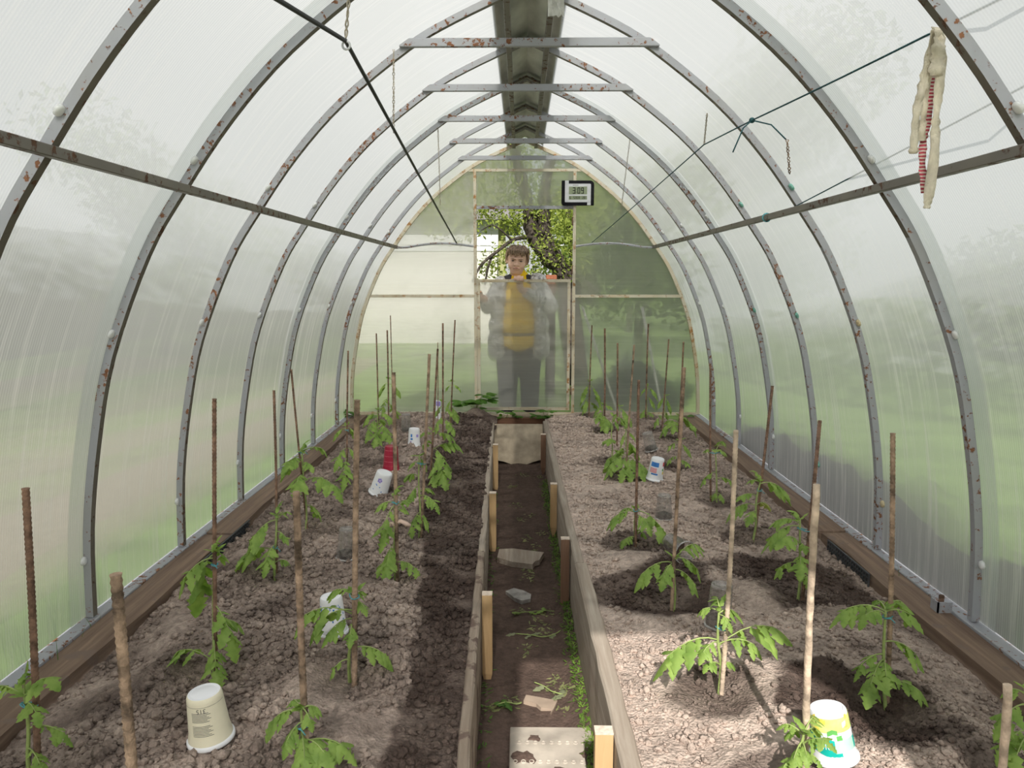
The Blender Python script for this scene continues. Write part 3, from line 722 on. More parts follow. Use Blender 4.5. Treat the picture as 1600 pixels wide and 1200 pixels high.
# clods lying on the beds
def clods(name, n, xr, label, seed, big):
    rg = np.random.default_rng(seed)
    ico = [(0, 0, 1), (1, 0, 0), (0, 1, 0), (-1, 0, 0), (0, -1, 0), (0, 0, -1), (.62, .62, .5), (-.62, .62, .5), (-.62, -.62, .5), (.62, -.62, .5)]
    fc = [(0, 9, 6), (0, 6, 7), (0, 7, 8), (0, 8, 9), (6, 9, 1), (6, 2, 7), (7, 3, 8), (8, 4, 9), (6, 1, 2), (7, 2, 3), (8, 3, 4), (9, 4, 1), (5, 2, 1), (5, 3, 2), (5, 4, 3), (5, 1, 4)]
    Y = 1.35 + (rg.random(n) ** 1.7) * 4.9
    X = np.array([xr(y)[0] + (xr(y)[1] - xr(y)[0]) * t for y, t in zip(Y, rg.random(n))])
    keep = fbm(X * 5 + 40, Y * 5, 3) + rg.random(n) * 0.3 > 0.5
    X, Y = X[keep], Y[keep]; n = len(X)
    Z = soil_z(X, Y); Wt = wet_shade_map(X, Y)
    S = 0.0022 + big * rg.random(n) ** 5 + 0.0012 * (Y - 1.3)
    base = np.array(ico); V = np.zeros((n, 10, 3))
    jit = 1 + (rg.random((n, 10, 1)) - .5) * 0.7
    sc = 0.75 + rg.random((n, 1, 3)) * 0.6
    V = base[None] * jit * sc * S[:, None, None]
    an = rg.random(n) * 6.28; c, s_ = np.cos(an)[:, None], np.sin(an)[:, None]
    V = np.stack([V[..., 0] * c - V[..., 1] * s_, V[..., 0] * s_ + V[..., 1] * c, V[..., 2]], -1)
    V += np.stack([X, Y, Z + S * 0.25], -1)[:, None, :]
    Fc = (np.array(fc)[None] + (np.arange(n) * 10)[:, None, None]).reshape(-1, 3)
    me = bpy.data.meshes.new(name); V = V.reshape(-1, 3)
    me.vertices.add(len(V)); me.vertices.foreach_set('co', V.ravel())
    me.loops.add(Fc.size); me.loops.foreach_set('vertex_index', Fc.ravel().astype(np.int32))
    me.polygons.add(len(Fc)); me.polygons.foreach_set('loop_start', np.arange(0, Fc.size, 3, dtype=np.int32))
    me.update(); me.validate()
    at = me.attributes.new('wet', 'FLOAT', 'POINT'); at.data.foreach_set('value', np.repeat(Wt, 10).astype(np.float32))
    me.materials.append(M['soil'])
    o = bpy.data.objects.new(name, me); COL.objects.link(o)
    return tag(o, label, 'soil', kind='stuff')
clods('soil_clods', 38000, lambda y: (-1.33, bl(y) - 0.03), 'loose crumbs of soil strewn over the bed of the red cup', 1, .013)
clods('soil_clods', 24000, lambda y: (br(y) + 0.05, 1.33), 'loose crumbs of soil strewn over the bed of the teal cup', 2, .009)

# timber edging along both walls (boards laid flat inside the base rail)
def edging(side, y0, y1, label, dz=0):
    mb = MB(); n = 14; vs = []; fs = []
    for k in range(n + 1):
        y = y0 + (y1 - y0) * k / n; j = 0.006 * sin(k * 1.7 + y0 * 5)
        xo, xi = side * 1.460, side * (1.345 + j)
        zt = -0.012 + dz + 0.003 * sin(k * 1.1)
        for x, z in ((xo, zt), (xi, zt - 0.003), (xi, zt - 0.075), (xo, zt - 0.075)): vs.append((x, y, z))
    for k in range(n):
        for q in range(4): fs.append((k * 4 + q, k * 4 + (q + 1) % 4, (k + 1) * 4 + (q + 1) % 4, (k + 1) * 4 + q))
    fs += [(3, 2, 1, 0), (n * 4, n * 4 + 1, n * 4 + 2, n * 4 + 3)]
    if side < 0: fs = [tuple(reversed(f)) for f in fs]
    mb.add(vs, fs)
    o = mb.build('edging_board', M['plank'], loc=(side * 1.4, (y0 + y1) / 2, -0.05))
    return tag(o, label, 'board', 'boards laid along the base rails')
edging(-1, YN, 3.28, 'long brown board along the base rail, by the bent grass and the cream cup')
edging(-1, 3.30, YE - 0.03, 'brown board along the streaked wall, running to the back gable', 0.004)
edging(1, YN, 3.34, 'brown board with a bolt on it, along the base rail by the green wall')
edging(1, 3.36, YE - 0.03, 'brown board running along the green wall to the back gable', 0.004)
# steel bolt lug on the board
p = on_z(1472, 952, -0.01)
lug = tag(empty('anchor_lug', p), 'small steel lug with a bolt on the brown edging board', 'bracket')
put(MB().box((p.x - 0.028, p.y - 0.022, -0.02), (p.x + 0.022, p.y - 0.017, 0.024)).box((p.x - 0.028, p.y - 0.022, -0.02), (p.x - 0.023, p.y + 0.025, 0.024)), 'plate', M['steel'], lug)
put(MB().tube([(p.x - 0.003, p.y + 0.004, -0.015), (p.x - 0.003, p.y + 0.004, 0.040)], 0.009, 6, sm=False), 'bolt', M['rebar'], lug)

# pieces of plastic lattice strip tucked between board and soil
M['lattice'] = simple('dark_plastic_lattice', (0.05, 0.055, 0.06), rough=0.5)
def lattice(side, y0, y1, label):
    x = side * 1.336; n = int((y1 - y0) / 0.022); mb = MB()
    for z in (-0.068, -0.050, -0.032, -0.014): mb.box((x - 0.003, y0, z - 0.003), (x + 0.003, y1, z + 0.003))
    for k in range(n + 1): mb.box((x - 0.003, y0 + k * 0.022 - 0.003, -0.07), (x + 0.003, y0 + k * 0.022 + 0.003, -0.012))
    tag(mb.build('lattice_strip', M['lattice'], loc=(x, y0, -0.04)), label, 'strip', 'lattice strips')
lattice(-1, 2.95, 3.5, 'dark plastic lattice strip between the board and soil, by the streaked wall')
lattice(1, 2.85, 3.25, 'dark plastic lattice strip between the board and soil, by the green wall')

# ------------------------------------------------------------------ path boards and stakes
def pathboard(side, y0, y1, th, ztop, mat, label, seed):
    rg = random.Random(seed); n = 26; vs = []; fs = []; fn = bl if side < 0 else br
    for k in range(n + 1):
        y = y0 + (y1 - y0) * k / n; xi = fn(y) + rg.uniform(-1, 1) * 0.0022; xo = fn(y) + side * th + rg.uniform(-1, 1) * 0.0025
        zt = ztop + rg.uniform(-1, 1) * 0.002
        prof = [(xi, PATHZ - 0.03), (xi, zt - 0.006), (xi + side * 0.006, zt), ((xi + xo) / 2, zt - rg.uniform(0, .003)), (xo - side * 0.004, zt), (xo, zt - 0.005), (xo, PATHZ - 0.03)]
        vs += [(x, y, z) for x, z in prof]
    m_ = 7
    for k in range(n):
        for q in range(m_ - 1): fs.append((k * m_ + q, k * m_ + q + 1, (k + 1) * m_ + q + 1, (k + 1) * m_ + q))
    fs += [tuple(range(m_)), tuple(reversed(range(n * m_, n * m_ + m_)))]
    if side < 0: fs = [tuple(reversed(f)) for f in fs]
    o = MB().add(vs, fs).build('path_board', mat, loc=(fn((y0 + y1) / 2), (y0 + y1) / 2, ztop - 0.1))
    return tag(o, label, 'board', 'boards edging the path')
pathboard(-1, 0.2, 3.05, 0.030, 0.004, M['board_mud'], 'muddy upright path board beside the tall yellow stake and the dark damp strip', 1)
pathboard(-1, 3.06, 3.86, 0.028, 0.000, M['board'], 'middle grey upright path board beside the damp strip of soil', 2)
pathboard(-1, 3.87, 6.02, 0.028, -0.006, M['board'], 'upright path board beside the damp strip, reaching the plywood step', 3)
pathboard(1, 0.2, 2.92, 0.050, 0.004, M['board'], 'thick sunlit grey path board by the pale bed, beside the split stake', 4)
pathboard(1, 2.93, 6.06, 0.036, 0.000, M['board'], 'long grey path board by the pale bed, reaching the plywood step', 5)

def post(px, py, wpx, side, label, mat, ztop=0.012, lean=0.0, zb=PATHZ - 0.04, w=0.036):
    t = on_z(px, py, ztop); fn = bl if side < 0 else br
    xin = fn(t.y) - side * 0.003; x0, x1 = sorted((xin, xin - side * w)); y0, y1 = t.y - 0.02, t.y + 0.014
    e = tag(empty('wooden_stake', ((x0 + x1) / 2, t.y, zb)), label, 'stake', 'wooden stakes holding the path boards')
    mb = MB(); c = (x0 + x1) / 2
    vs = [(x0, y0, ztop - .003), (x1, y0, ztop - .003), (x1, y1, ztop - .003), (x0, y1, ztop - .003), (x0 + lean, y0, zb + .06), (x1 + lean, y0, zb + .06), (x1 + lean, y1, zb + .06), (x0 + lean, y1, zb + .06), (c + lean, (y0 + y1) / 2, zb - 0.02)]
    mb.add(vs, [(3, 2, 1, 0)[::-1], (0, 4, 5, 1), (1, 5, 6, 2), (2, 6, 7, 3), (3, 7, 4, 0), (4, 8, 5), (5, 8, 6), (6, 8, 7), (7, 8, 4)])
    put(mb, 'shaft', mat, e)
    put(MB().box((x0 - .0005, y0 - .0005, ztop - .003), (x1 + .0005, y1 + .0005, ztop + .0005)), 'sawn_top', M['pine_end'], e)
post(771, 926, 12, -1, 'bright yellow pine stake against the muddy path board', M['pine'], lean=0.0)
post(773, 769, 9, -1, 'pine stake against the damp-strip board, between the red cup and path', M['pine'])
post(776, 694, 7, -1, 'stake against the damp-strip board next to the plywood step', M['pine'])
post(848, 678, 7, 1, 'short brown stake against the pale-bed board next to the plywood step', M['post_brown'], zb=-0.30)
post(862, 755, 9, 1, 'light pine stake against the pale-bed board, midway along the path', M['pine'], zb=-0.30)
post(874, 840, 11, 1, 'reddish brown stake with white sawn top against the pale-bed board', M['post_brown'])
e_split = post(932, 1139, 22, 1, 'split yellow stake with chipped top at the near end of the path', M['pine'], w=0.045)

# plywood step and door sill at the far end
p0, p1 = on_z(777, 662, -0.025), on_z(848, 662, -0.025)
st = MB(); n = 10; yt, yb = 6.02, 5.72; x0, x1 = bl(6) + 0.004, br(6) - 0.004; vs = []
for k in range(n + 1):
    x = x0 + (x1 - x0) * k / n; t = k / n; bz = -0.245 - 0.035 * sin(pi * t) + 0.01 * sin(9 * t)
    vs += [(x, yt, -0.02), (x, yb + 0.02, bz), (x, yb + 0.005, bz - 0.004), (x, yt - 0.016, -0.016)]
fs = []
for k in range(n):
    for q in range(4): fs.append((k * 4 + q, (k + 1) * 4 + q, (k + 1) * 4 + (q + 1) % 4, k * 4 + (q + 1) % 4))
fs += [(3, 2, 1, 0)[::-1], (n * 4, n * 4 + 1, n * 4 + 2, n * 4 + 3)]
tag(st.add(vs, fs).build('plywood_step', M['ply'], loc=(0, yt, -0.1)), 'dirty plywood sheet leaning as a step at the end of the path', 'plywood')
M['sill'] = wood('red_brown_sill', (0.22, 0.11, 0.065), (0.11, 0.055, 0.035), scale=(2, 40, 40))
tag(MB().box((-0.34, 6.28, -0.10), (0.26, 6.34, -0.022), bevel=0.003).build('sill_board', M['sill'], loc=(0, 6.3, -0.06)), 'red brown sill board below the back door', 'board')
M['sillpale'] = wood('pale_sill', (0.42, 0.35, 0.26), (0.28, 0.22, 0.16), scale=(2, 40, 40))
tag(MB().box((-0.36, 6.35, -0.06), (0.40, 6.385, -0.006), bevel=0.003).build('threshold_board', M['sillpale'], loc=(0, 6.37, -0.03)), 'pale wooden threshold directly under the back half door', 'board')
fill = grid_mesh('threshold_soil', lambda y: (-0.36, 0.36), 60, np.linspace(5.98, 6.40, 40), lambda X, Y: -0.10 + 0.05 * (fbm(X * 9, Y * 9, 3)) , lambda X, Y: np.full_like(X, 0.6), M['soil'])
tag(fill, 'loose soil between the plywood step and the sill board', 'soil', kind='stuff')
# heap of dark soil beside the step
def heap(X, Y): return -0.03 + 0.11 * np.exp(-(((X + 0.40) / 0.13) ** 2 + ((Y - 6.22) / 0.16) ** 2)) + 0.02 * (fbm(X * 20, Y * 20, 3) - .4)
hp = grid_mesh('soil_heap', lambda y: (-0.70, -0.225), 50, np.linspace(5.85, 6.375, 50), heap, lambda X, Y: np.clip((-0.16 - X) * -4 + 1.3 + fbm(X * 8, Y * 8, 3), 0, 1), M['soil'])
tag(hp, 'small dark heap of soil against the back gable beside the door', 'soil')

# ------------------------------------------------------------------ tomato plants
def leaflet(mb, base, d, up, L, W, rg, rows=5, lobes=True):
    """serrated leaflet: folded along the midrib, tip drooping"""
    d = d.normalized(); s = d.cross(up)
    s = s.normalized() if s.length > 1e-5 else Vector((1, 0, 0))
    nrm = s.cross(d).normalized(); vs = [base]; p = base.copy(); t = d.copy()
    droop = rg.uniform(0.06, 0.22); curl = rg.uniform(-.25, .25)
    for k in range(1, rows + 1):
        f = k / (rows + 1)
        t = (t + Vector((0, 0, -droop))).normalized()
        p = p + t * (L / (rows + 1))
        w = W * (sin(pi * f ** 0.72) ** 0.85) * 0.5
        ser = 1.0 + (0.34 if k % 2 == 1 else -0.30) * (1 if lobes else 0.4)
        fwd = t * (L * 0.05 if k % 2 == 0 else -L * 0.03)
        dn = nrm * (-w * 0.5 + curl * w)
        dn2 = nrm * (-w * 0.5 - curl * w)
        vs += [p + s * w * ser + dn + fwd, p.copy(), p - s * w * ser + dn2 + fwd]
    t = (t + Vector((0, 0, -droop))).normalized()
    vs.append(p + t * (L / (rows + 1)))
    fs = [(0, 1, 2), (0, 2, 3)]
    for k in range(rows - 1):
        b = 1 + 3 * k
        fs += [(b, b + 3, b + 4, b + 1), (b + 1, b + 4, b + 5, b + 2)]
    b = 1 + 3 * (rows - 1); e = len(vs) - 1
    fs += [(b, e, b + 1), (b + 1, e, b + 2)]
    mb.add(vs, fs, True)
def compound_leaf(A, B, rg, big=True):
    """rachis from A arching over towards B with paired leaflets and an end leaflet"""
    A = Vector(A); B = Vector(B); L = (B - A).length
    hor = Vector((B.x - A.x, B.y - A.y, 0))
    ctrl = (A + B) / 2 + Vector((0, 0, 0.30 * L + 0.12 * hor.length))
    q = lambda t: A * (1 - t) ** 2 + ctrl * 2 * t * (1 - t) + B * t * t
    pts = [q(t * 0.74) for t in (0, .2, .4, .6, .8, 1.0)]
    rch = MB(); r0 = 0.0026 if big else 0.0022
    rch.tube(pts, [r0, r0 * .9, r0 * .8, r0 * .65, r0 * .5, r0 * .35], 4, cap=False)
    lf = MB()
    side = hor.cross(Vector((0, 0, 1))); side = side.normalized() if side.length > 1e-5 else Vector((1, 0, 0))
    S = min(max(L, 0.07), 0.20)
    for t, sz in ((0.30, 0.20), (0.42, 0.36), (0.52, 0.18), (0.60, 0.40), (0.70, 0.34)):
        if L < 0.08 and t < 0.4: continue
        p = q(t); tg = (q(t + .03) - q(t - .03)).normalized()
        for sg in (-1, 1):
            if rg.random() < 0.10: continue
            d = side * sg * rg.uniform(.8, 1.2) + tg * rg.uniform(.1, .6) + Vector((0, 0, rg.uniform(-.75, .05)))
            leaflet(lf, p, d, Vector((0, 0, 1)) + tg * .2, S * sz * rg.uniform(.85, 1.25), S * sz * rg.uniform(.38, .52), rg, rows=6)
    tg = (q(.76) - q(.70)).normalized()
    end = q(.74); d = (B - end) + tg * 0.02
    leaflet(lf, end, d, Vector((0, 0, 1)) + side * .1, max((B - end).length * 1.2, S * 0.42), S * 0.24, rg, rows=8)
    return rch, lf
rank = {}
for bed in 'LR':
    for row in ('wall', 'path'):
        idx = [i for i, p in enumerate(PL) if p[0] == bed and p[1] == row]
        for r, i in enumerate(sorted(idx, key=lambda i: -PL[i][2][1])): rank[i] = ORD[r]
BEDN = {'L': 'red-cup', 'R': 'teal-cup'}
plant_pos = {}
for i, (bed, row, bpx, tpx, leaves, tie) in enumerate(PL):
    rg = random.Random(100 + i)
    b = on_z(bpx[0], bpx[1], SZ); z0 = soil_at(b.x, b.y); b.z = z0
    top = on_y(tpx[0], tpx[1], b.y)
    e = empty('tomato_plant', b); plant_pos[i] = b
    tag(e, 'tomato seedling, %s from the camera in the %s-side row of the %s bed' % (rank[i], row, BEDN[bed]), 'plant', 'tomato seedlings')
    H = top - b
    mid = [b + Vector((0, 0, -.02)), b + H * .3 + Vector((rg.uniform(-1, 1) * .008, 0, 0)), b + H * .65 + Vector((rg.uniform(-1, 1) * .008, rg.uniform(-1, 1) * .008, 0)), top]
    sp = catmull(mid, 4); nS = len(sp); R = 0.0055 if b.y < 3.5 else 0.0048
    put(MB().tube(sp, [R * (1 - .45 * k / nS) for k in range(nS)], 6), 'stem', M['stem'], e)
    def stem_at(zz):
        for p_, q_ in zip(sp, sp[1:]):
            if p_.z <= zz <= q_.z: return p_.lerp(q_, (zz - p_.z) / max(1e-6, q_.z - p_.z))
        return sp[-1] if zz > sp[-1].z else sp[1]
    for k, (ay, tx, ty, dy) in enumerate(leaves):
        za = on_y(tpx[0], ay, b.y).z
        A = stem_at(max(za, z0 + 0.02))
        B = on_y(tx, ty, b.y + dy * (0.6 + b.y * .2))
        B.z = max(B.z, soil_at(B.x, B.y) + 0.012)
        rch, lf = compound_leaf(A, B, rg, b.y < 3.5)
        lo = put(lf, 'leaf', M['leaf_yel'] if (i == 25 and k in (5,)) else M['leaf'], e)
        ro = rch.build('leaf_stalk', M['stem'], lo)
    # crown of small young leaves at the tip
    cr = MB()
    for k in range(5):
        az = rg.uniform(0, 6.28)
        leaflet(cr, top, Vector((cos(az) * .7, sin(az) * .7, rg.uniform(.2, 1))), Vector((0, 0, 1)), rg.uniform(.025, .045), .014, rg, rows=4)
    put(cr, 'shoot_tip', M['leaf'], e)

# ------------------------------------------------------------------ rebar stakes
def rebar(P0, P1, dia, rib=True, bend=0.0, seed=0):
    P0 = Vector(P0); P1 = Vector(P1); L = (P1 - P0).length; rg = random.Random(seed)
    step = 0.0055 if rib else 0.03
    n = int(min(240, max(8, L / step))); pts = []; rr = []
    off = Vector((rg.uniform(-1, 1), rg.uniform(-1, 1), 0)) * bend
    for k in range(n + 1):
        t = k / n; pts.append(P0.lerp(P1, t) + off * sin(pi * t) + Vector((rg.uniform(-1, 1), rg.uniform(-1, 1), 0)) * (0 if rib else dia * .06))
        rr.append(dia / 2 * ((1.08 if k % 2 else 0.90) if rib else rg.uniform(.9, 1.08)))
    return MB().tube(pts, rr, 8, sm=True)
# (top px, base px, diameter m, material, ribbed, plant index, tie px y)
STK = [
 ((40, 763), (58, 1240), .0155, 'rebar', True, 0), ((335, 623), (336, 1062), .0125, 'rebar', True, 1), ((428, 610), (431, 908), .0105, 'rebar', True, 2),
 ((455, 577), (482, 838), .0095, 'rebar', True, 3), ((544, 548), (542, 772), .0095, 'rebar', True, 4), ((588, 521), (592, 702), .0095, 'rebar', True, 5), ((605, 516), (607, 672), .012, 'rebar', True, 6),
 ((463, 768), (481, 1222), .0165, 'rebar_tan', True, 7), ((558, 625), (553, 1076), .0165, 'rebar_tan', True, 8), ((615, 582), (621, 908), .0155, 'rebar_tan', True, 9),
 ((671, 553), (657, 842), .0130, 'rebar_tan', True, 10), ((684, 545), (671, 766), .0110, 'rebar', True, 11), ((692, 505), (692, 694), .0125, 'rebar', True, 12), ((711, 500), (704, 670), .0110, 'rebar', True, 13),
 ((1276, 757), (1258, 1236), .0165, 'stick', False, 14), ((1150, 672), (1126, 1092), .0135, 'stick', True, 15), ((1069, 574), (1049, 952), .0130, 'rebar_tan', True, 16), ((998, 594), (993, 858), .0120, 'rebar', True, 17),
 ((991, 539), (977, 756), .0110, 'rebar_tan', True, 18), ((965, 536), (964, 702), .0120, 'rebar', True, 19), ((945, 513), (944, 681), .0140, 'rebar', True, 20), ((925, 508), (920, 655), .0105, 'rebar', True, 21),
 ((1395, 677), (1387, 1090), .0140, 'rebar_tan', True, 23), ((1281, 657), (1252, 944), .0140, 'rebar', True, 24), ((1207, 603), (1178, 840), .0130, 'rebar', True, 25),
 ((1110, 568), (1111, 788), .0110, 'rebar', True, 26), ((1068, 534), (1059, 698), .0120, 'rebar', True, 28), ((1045, 530), (1033, 680), .0110, 'rebar', True, 29), ((1013, 506), (1009, 660), .0125, 'rebar', True, 30),
]
for k, (tp, bp, dia, mt, rib, pi_) in enumerate(STK):
    b = on_z(bp[0], bp[1], SZ); z0 = soil_at(b.x, b.y)
    t = on_y(tp[0], tp[1], b.y)
    base = Vector((b.x, b.y, z0 - 0.05))
    e = tag(empty('rebar_stake' if rib else 'wooden_plant_stake', (b.x, b.y, z0)), '%s stake beside the %s tomato seedling from the camera, %s-side row, %s bed' % ('rusty rebar' if rib else 'pale wooden', rank[pi_], PL[pi_][1], BEDN[PL[pi_][0]]), 'stake', 'plant stakes')
    put(rebar(base, t, dia, rib, 0.004, k), 'rod', M[mt], e)
    tie = PL[pi_][5]
    if tie:
        f = (t.z - on_y(bp[0], tie, b.y).z) / (t.z - z0)
        c = t.lerp(Vector((b.x, b.y, z0)), min(max(f, 0), 1))
        pl = plant_pos[pi_]; tt = on_y(PL[pi_][3][0], PL[pi_][3][1], pl.y)
        c.z = min(c.z, tt.z - .005)
        s_ = pl.lerp(tt, min(1, max(0, (c.z - pl.z) / max(1e-3, tt.z - pl.z))))
        mid = (c + s_) / 2; dx = (s_ - c); hl = dx.length / 2 + dia * .65
        ax = dx.normalized() if dx.length > 1e-4 else Vector((1, 0, 0)); ay = Vector((0, 0, 1)).cross(ax).normalized()
        lo = [mid + ax * hl * cos(q * pi / 7) + ay * (dia * .75) * sin(q * pi / 7) + Vector((0, 0, .002 * sin(q))) for q in range(15)]
        tb = MB().tube(lo, 0.0017, 5, cap=False)
        tb.tube([lo[0], lo[0] + Vector((.012, -.01, .004)), lo[0] + Vector((.022, -.014, -.006))], 0.0015, 5)
        put(tb, 'twine_tie', M['twine_blue'], e)
# spare stakes without a plant
def spare(tp, y, bx, dia, mt, rib, label):
    t = on_y(tp[0], tp[1], y); z0 = soil_at(t.x + bx, y)
    e = tag(empty('rebar_stake' if rib else 'wooden_plant_stake', (t.x + bx, y, z0)), label, 'stake', 'plant stakes')
    put(rebar((t.x + bx, y, z0 - .05), t, dia, rib, 0.003, 77), 'rod', M[mt], e)
spare((181, 897), 1.02, 0.004, .0165, 'rebar_tan', True, 'thick earth-coloured rebar stake without a plant, wall side of the cream cup')
spare((610, 493), 6.16, 0.0, .008, 'rebar', True, 'thin tall rebar stake close to the back gable, red-cup bed')
spare((1575, 1070), 1.38, 0.006, .0165, 'stick', False, 'short pale wooden stick in front of the first wall-side seedling, teal-cup bed')
spare((684, 535), 5.2, -0.01, .006, 'rebar', True, 'thin forked-looking rebar stake among the path-side seedlings, red-cup bed')
spare((1067, 575), 5.0, 0.0, .011, 'rebar_tan', True, 'rebar stake without tie near the green wall, middle of the teal-cup bed')

# ------------------------------------------------------------------ cups
def cup_empty(px, py, label, tilt=(0, 0), z=None, cat='cup', name='plastic_cup', dz=0.0):
    b = on_z(px, py, SZ); zz = soil_at(b.x, b.y) + dz
    e = tag(empty(name, (b.x, b.y, zz)), label, cat)
    e.rotation_euler = (radians(tilt[1]), radians(tilt[0]), 0)
    return e, (b - CAM).length
def cup_parts(e, r_rim, r_top, h, mat, rim_mat=None, foot=True):
    """upside-down tub: rim on the soil, base uppermost"""
    pr = [(r_rim * 0.93, 0.006), (r_rim * .90, h * .16), (r_top + (r_rim * .90 - r_top) * .75, h * .24), (r_top * 1.035, h * .90), (r_top * 1.0, h * .97), (r_top * .93, h)]
    MB().lathe(pr, 32).build('body', mat, e)
    bs = [(r_top * .93, h), (r_top * .84, h), (r_top * .835, h - .0014), (r_top * .40, h - .0014), (0.0005, h - .0014)] if foot else [(r_top * .93, h), (r_top * .5, h), (0.0005, h)]
    MB().lathe(bs, 32, sm=False).build('base', rim_mat or mat, e)
    MB().lathe([(r_rim * .90, 0.004), (r_rim * .98, 0.0), (r_rim, 0.003), (r_rim * .99, 0.010), (r_rim * .92, 0.012)], 32).build('rim', rim_mat or mat, e)
def surf(e_r, ang, z, r_rim, r_top, h):
    f = min(max((z / h - .24) / .66, 0), 1); r0 = r_top + (r_rim * .90 - r_top) * .75; r = r0 + (r_top * 1.035 - r0) * f + .0006
    return Vector((r * cos(ang), r * sin(ang), z))
def patch(mb, a0, a1, z0, z1, r_rim, r_top, h, n=6, m_=3, skew=0.0, out=0.0):
    vs = []; fs = []
    for j in range(m_ + 1):
        for k in range(n + 1):
            a = a0 + (a1 - a0) * k / n; z = z0 + (z1 - z0) * j / m_ + skew * (k / n)
            p = surf(None, a, z, r_rim, r_top, h); p.x *= 1 + out; p.y *= 1 + out; vs.append(p)
    for j in range(m_):
        for k in range(n): fs.append((j * (n + 1) + k, j * (n + 1) + k + 1, (j + 1) * (n + 1) + k + 1, (j + 1) * (n + 1) + k))
    mb.add(vs, fs, True)
def word(txt, size, a_mid, z_mid, r_rim, r_top, h, name, mat, e, upside=True):
    c = bpy.data.curves.new(name, 'FONT'); c.body = txt; c.size = size; c.align_x = 'CENTER'; c.align_y = 'CENTER'
    o = bpy.data.objects.new(name, c); COL.objects.link(o)
    dg = bpy.context.evaluated_depsgraph_get(); me = bpy.data.meshes.new_from_object(o.evaluated_get(dg))
    bpy.data.objects.remove(o)
    bm = bmesh.new(); bm.from_mesh(me)
    bmesh.ops.subdivide_edges(bm, edges=[q for q in bm.edges if q.calc_length() > size * .3], cuts=1)
    for v in bm.verts:
        x, y = v.co.x, v.co.y
        if upside: x, y = -x, -y
        z = z_mid + y; r = surf(None, 0, z, r_rim, r_top, h).x
        v.co = surf(None, a_mid + x / r, z, r_rim, r_top, h) * 1.0; v.co.x *= 1.006; v.co.y *= 1.006
    bm.to_mesh(me); bm.free(); me.materials.append(mat)
    q = bpy.data.objects.new(name, me); COL.objects.link(q); q.parent = e
    return q
M['creamcup'] = simple('cream_plastic', (0.80, 0.75, 0.58), rough=0.4, var=0.03, scale=15)
M['ink'] = simple('dark_print', (0.10, 0.10, 0.10), rough=0.5, var=0.05)
M['ink_blue'] = simple('blue_print', (0.05, 0.20, 0.55), rough=0.45, var=0.1)
M['ink_red'] = simple('red_print', (0.65, 0.10, 0.12), rough=0.45, var=0.1)
M['ink_vio'] = simple('violet_print', (0.33, 0.27, 0.66), rough=0.45, var=0.1)
M['ink_green'] = simple('green_print', (0.12, 0.40, 0.10), rough=0.45, var=0.1)
M['ink_teal'] = simple('teal_print', (0.01, 0.42, 0.36), rough=0.4, var=0.08)
M['ink_mint'] = simple('mint_print', (0.45, 0.75, 0.58), rough=0.4, var=0.05)
M['ink_lime'] = simple('lime_print', (0.72, 0.78, 0.25), rough=0.4, var=0.12, scale=60)
M['ink_yel'] = simple('yellow_print', (0.85, 0.70, 0.12), rough=0.4, var=0.08)
M['redcup'] = simple('crimson_plastic', (0.30, 0.016, 0.040), rough=0.35, var=0.06, scale=20)
M['redcup_line'] = simple('dusty_red_ridge', (0.52, 0.16, 0.18), rough=0.6, var=0.2, scale=60)
FR_A = -pi / 2        # side facing the camera

e, d = cup_empty(332, 1182, 'cream pot with dark print and a 315 mark, upside down', (-4, 3), dz=.004)
rr, rt, hh = .0555, .0395, .125
cup_parts(e, rr, rt, hh, M['creamcup'], M['white'])
pr = MB()
for k in range(17):
    z = hh * (.30 + .028 * k)
    if k in (8, 9): continue
    patch(pr, FR_A - .42, FR_A + .62 - .1 * (k % 3), z, z + .0012, rr, rt, hh, 8, 1)
pr.build('small_print', M['ink'], e)
ln = MB(); patch(ln, FR_A - 1.6, FR_A + 1.6, hh * .86, hh * .865, rr, rt, hh, 24, 1); ln.build('print_line', M['ink'], e)
word('315', .015, FR_A + .15, hh * .80, rr, rt, hh, 'lettering', M['ink'], e)
MB().lathe([(rt * .74, hh - .0016), (rt * .70, hh - .0008), (0.0005, hh - .0008)], 28).build('base_disc', M['white'], e)

e, d = cup_empty(523, 1003, 'white pot with blue flecks behind the second path-side seedling, red-cup bed', (-3, 2))
rr, rt, hh = .046, .034, .125
cup_parts(e, rr, rt, hh, M['white'])
pb = MB(); rg = random.Random(5)
for k in range(26):
    a = FR_A + rg.uniform(-1.3, 1.3); z = hh * rg.choice((.42, .55, .70, .74, .8)) ; patch(pb, a, a + rg.uniform(.05, .16), z, z + rg.uniform(.003, .008), rr, rt, hh, 2, 1)
pb.build('print', M['ink_blue'], e)

def clear_cup(px, py, rim, top, h, label, tilt=(0, 0), dz=0.0):
    e, d = cup_empty(px, py, label, tilt, dz=dz, name='clear_cup')
    MB().lathe([(rim * .93, .004), (rim * .90, h * .28), (rim * .86, h * .33), (top, h * .93), (top * .96, h), (top * .80, h), (top * .78, h - .004), (.0005, h - .004)], 28).build('body', M['clear'], e)
    MB().lathe([(rim * .92, .003), (rim, 0), (rim * 1.01, .006), (rim * .93, .008)], 28).build('rim', M['clear_rim'], e)
    so_ = MB().lathe([(rim * .88, .003), (rim * .85, h * .20), (rim * .5, h * .26), (.0005, h * .24)], 20).build('soil_inside', M['bank'], e)
    return e
clear_cup(541, 884, .042, .030, .125, 'clear plastic cup upside down beside the tan stake, red-cup bed', (3, 0))
clear_cup(635, 683, .042, .031, .140, 'clear plastic cup upside down near the back gable, red-cup bed')
clear_cup(1121, 1000, .044, .034, .140, 'clear plastic cup upside down behind the sunlit seedling, teal-cup bed', (3, 0))
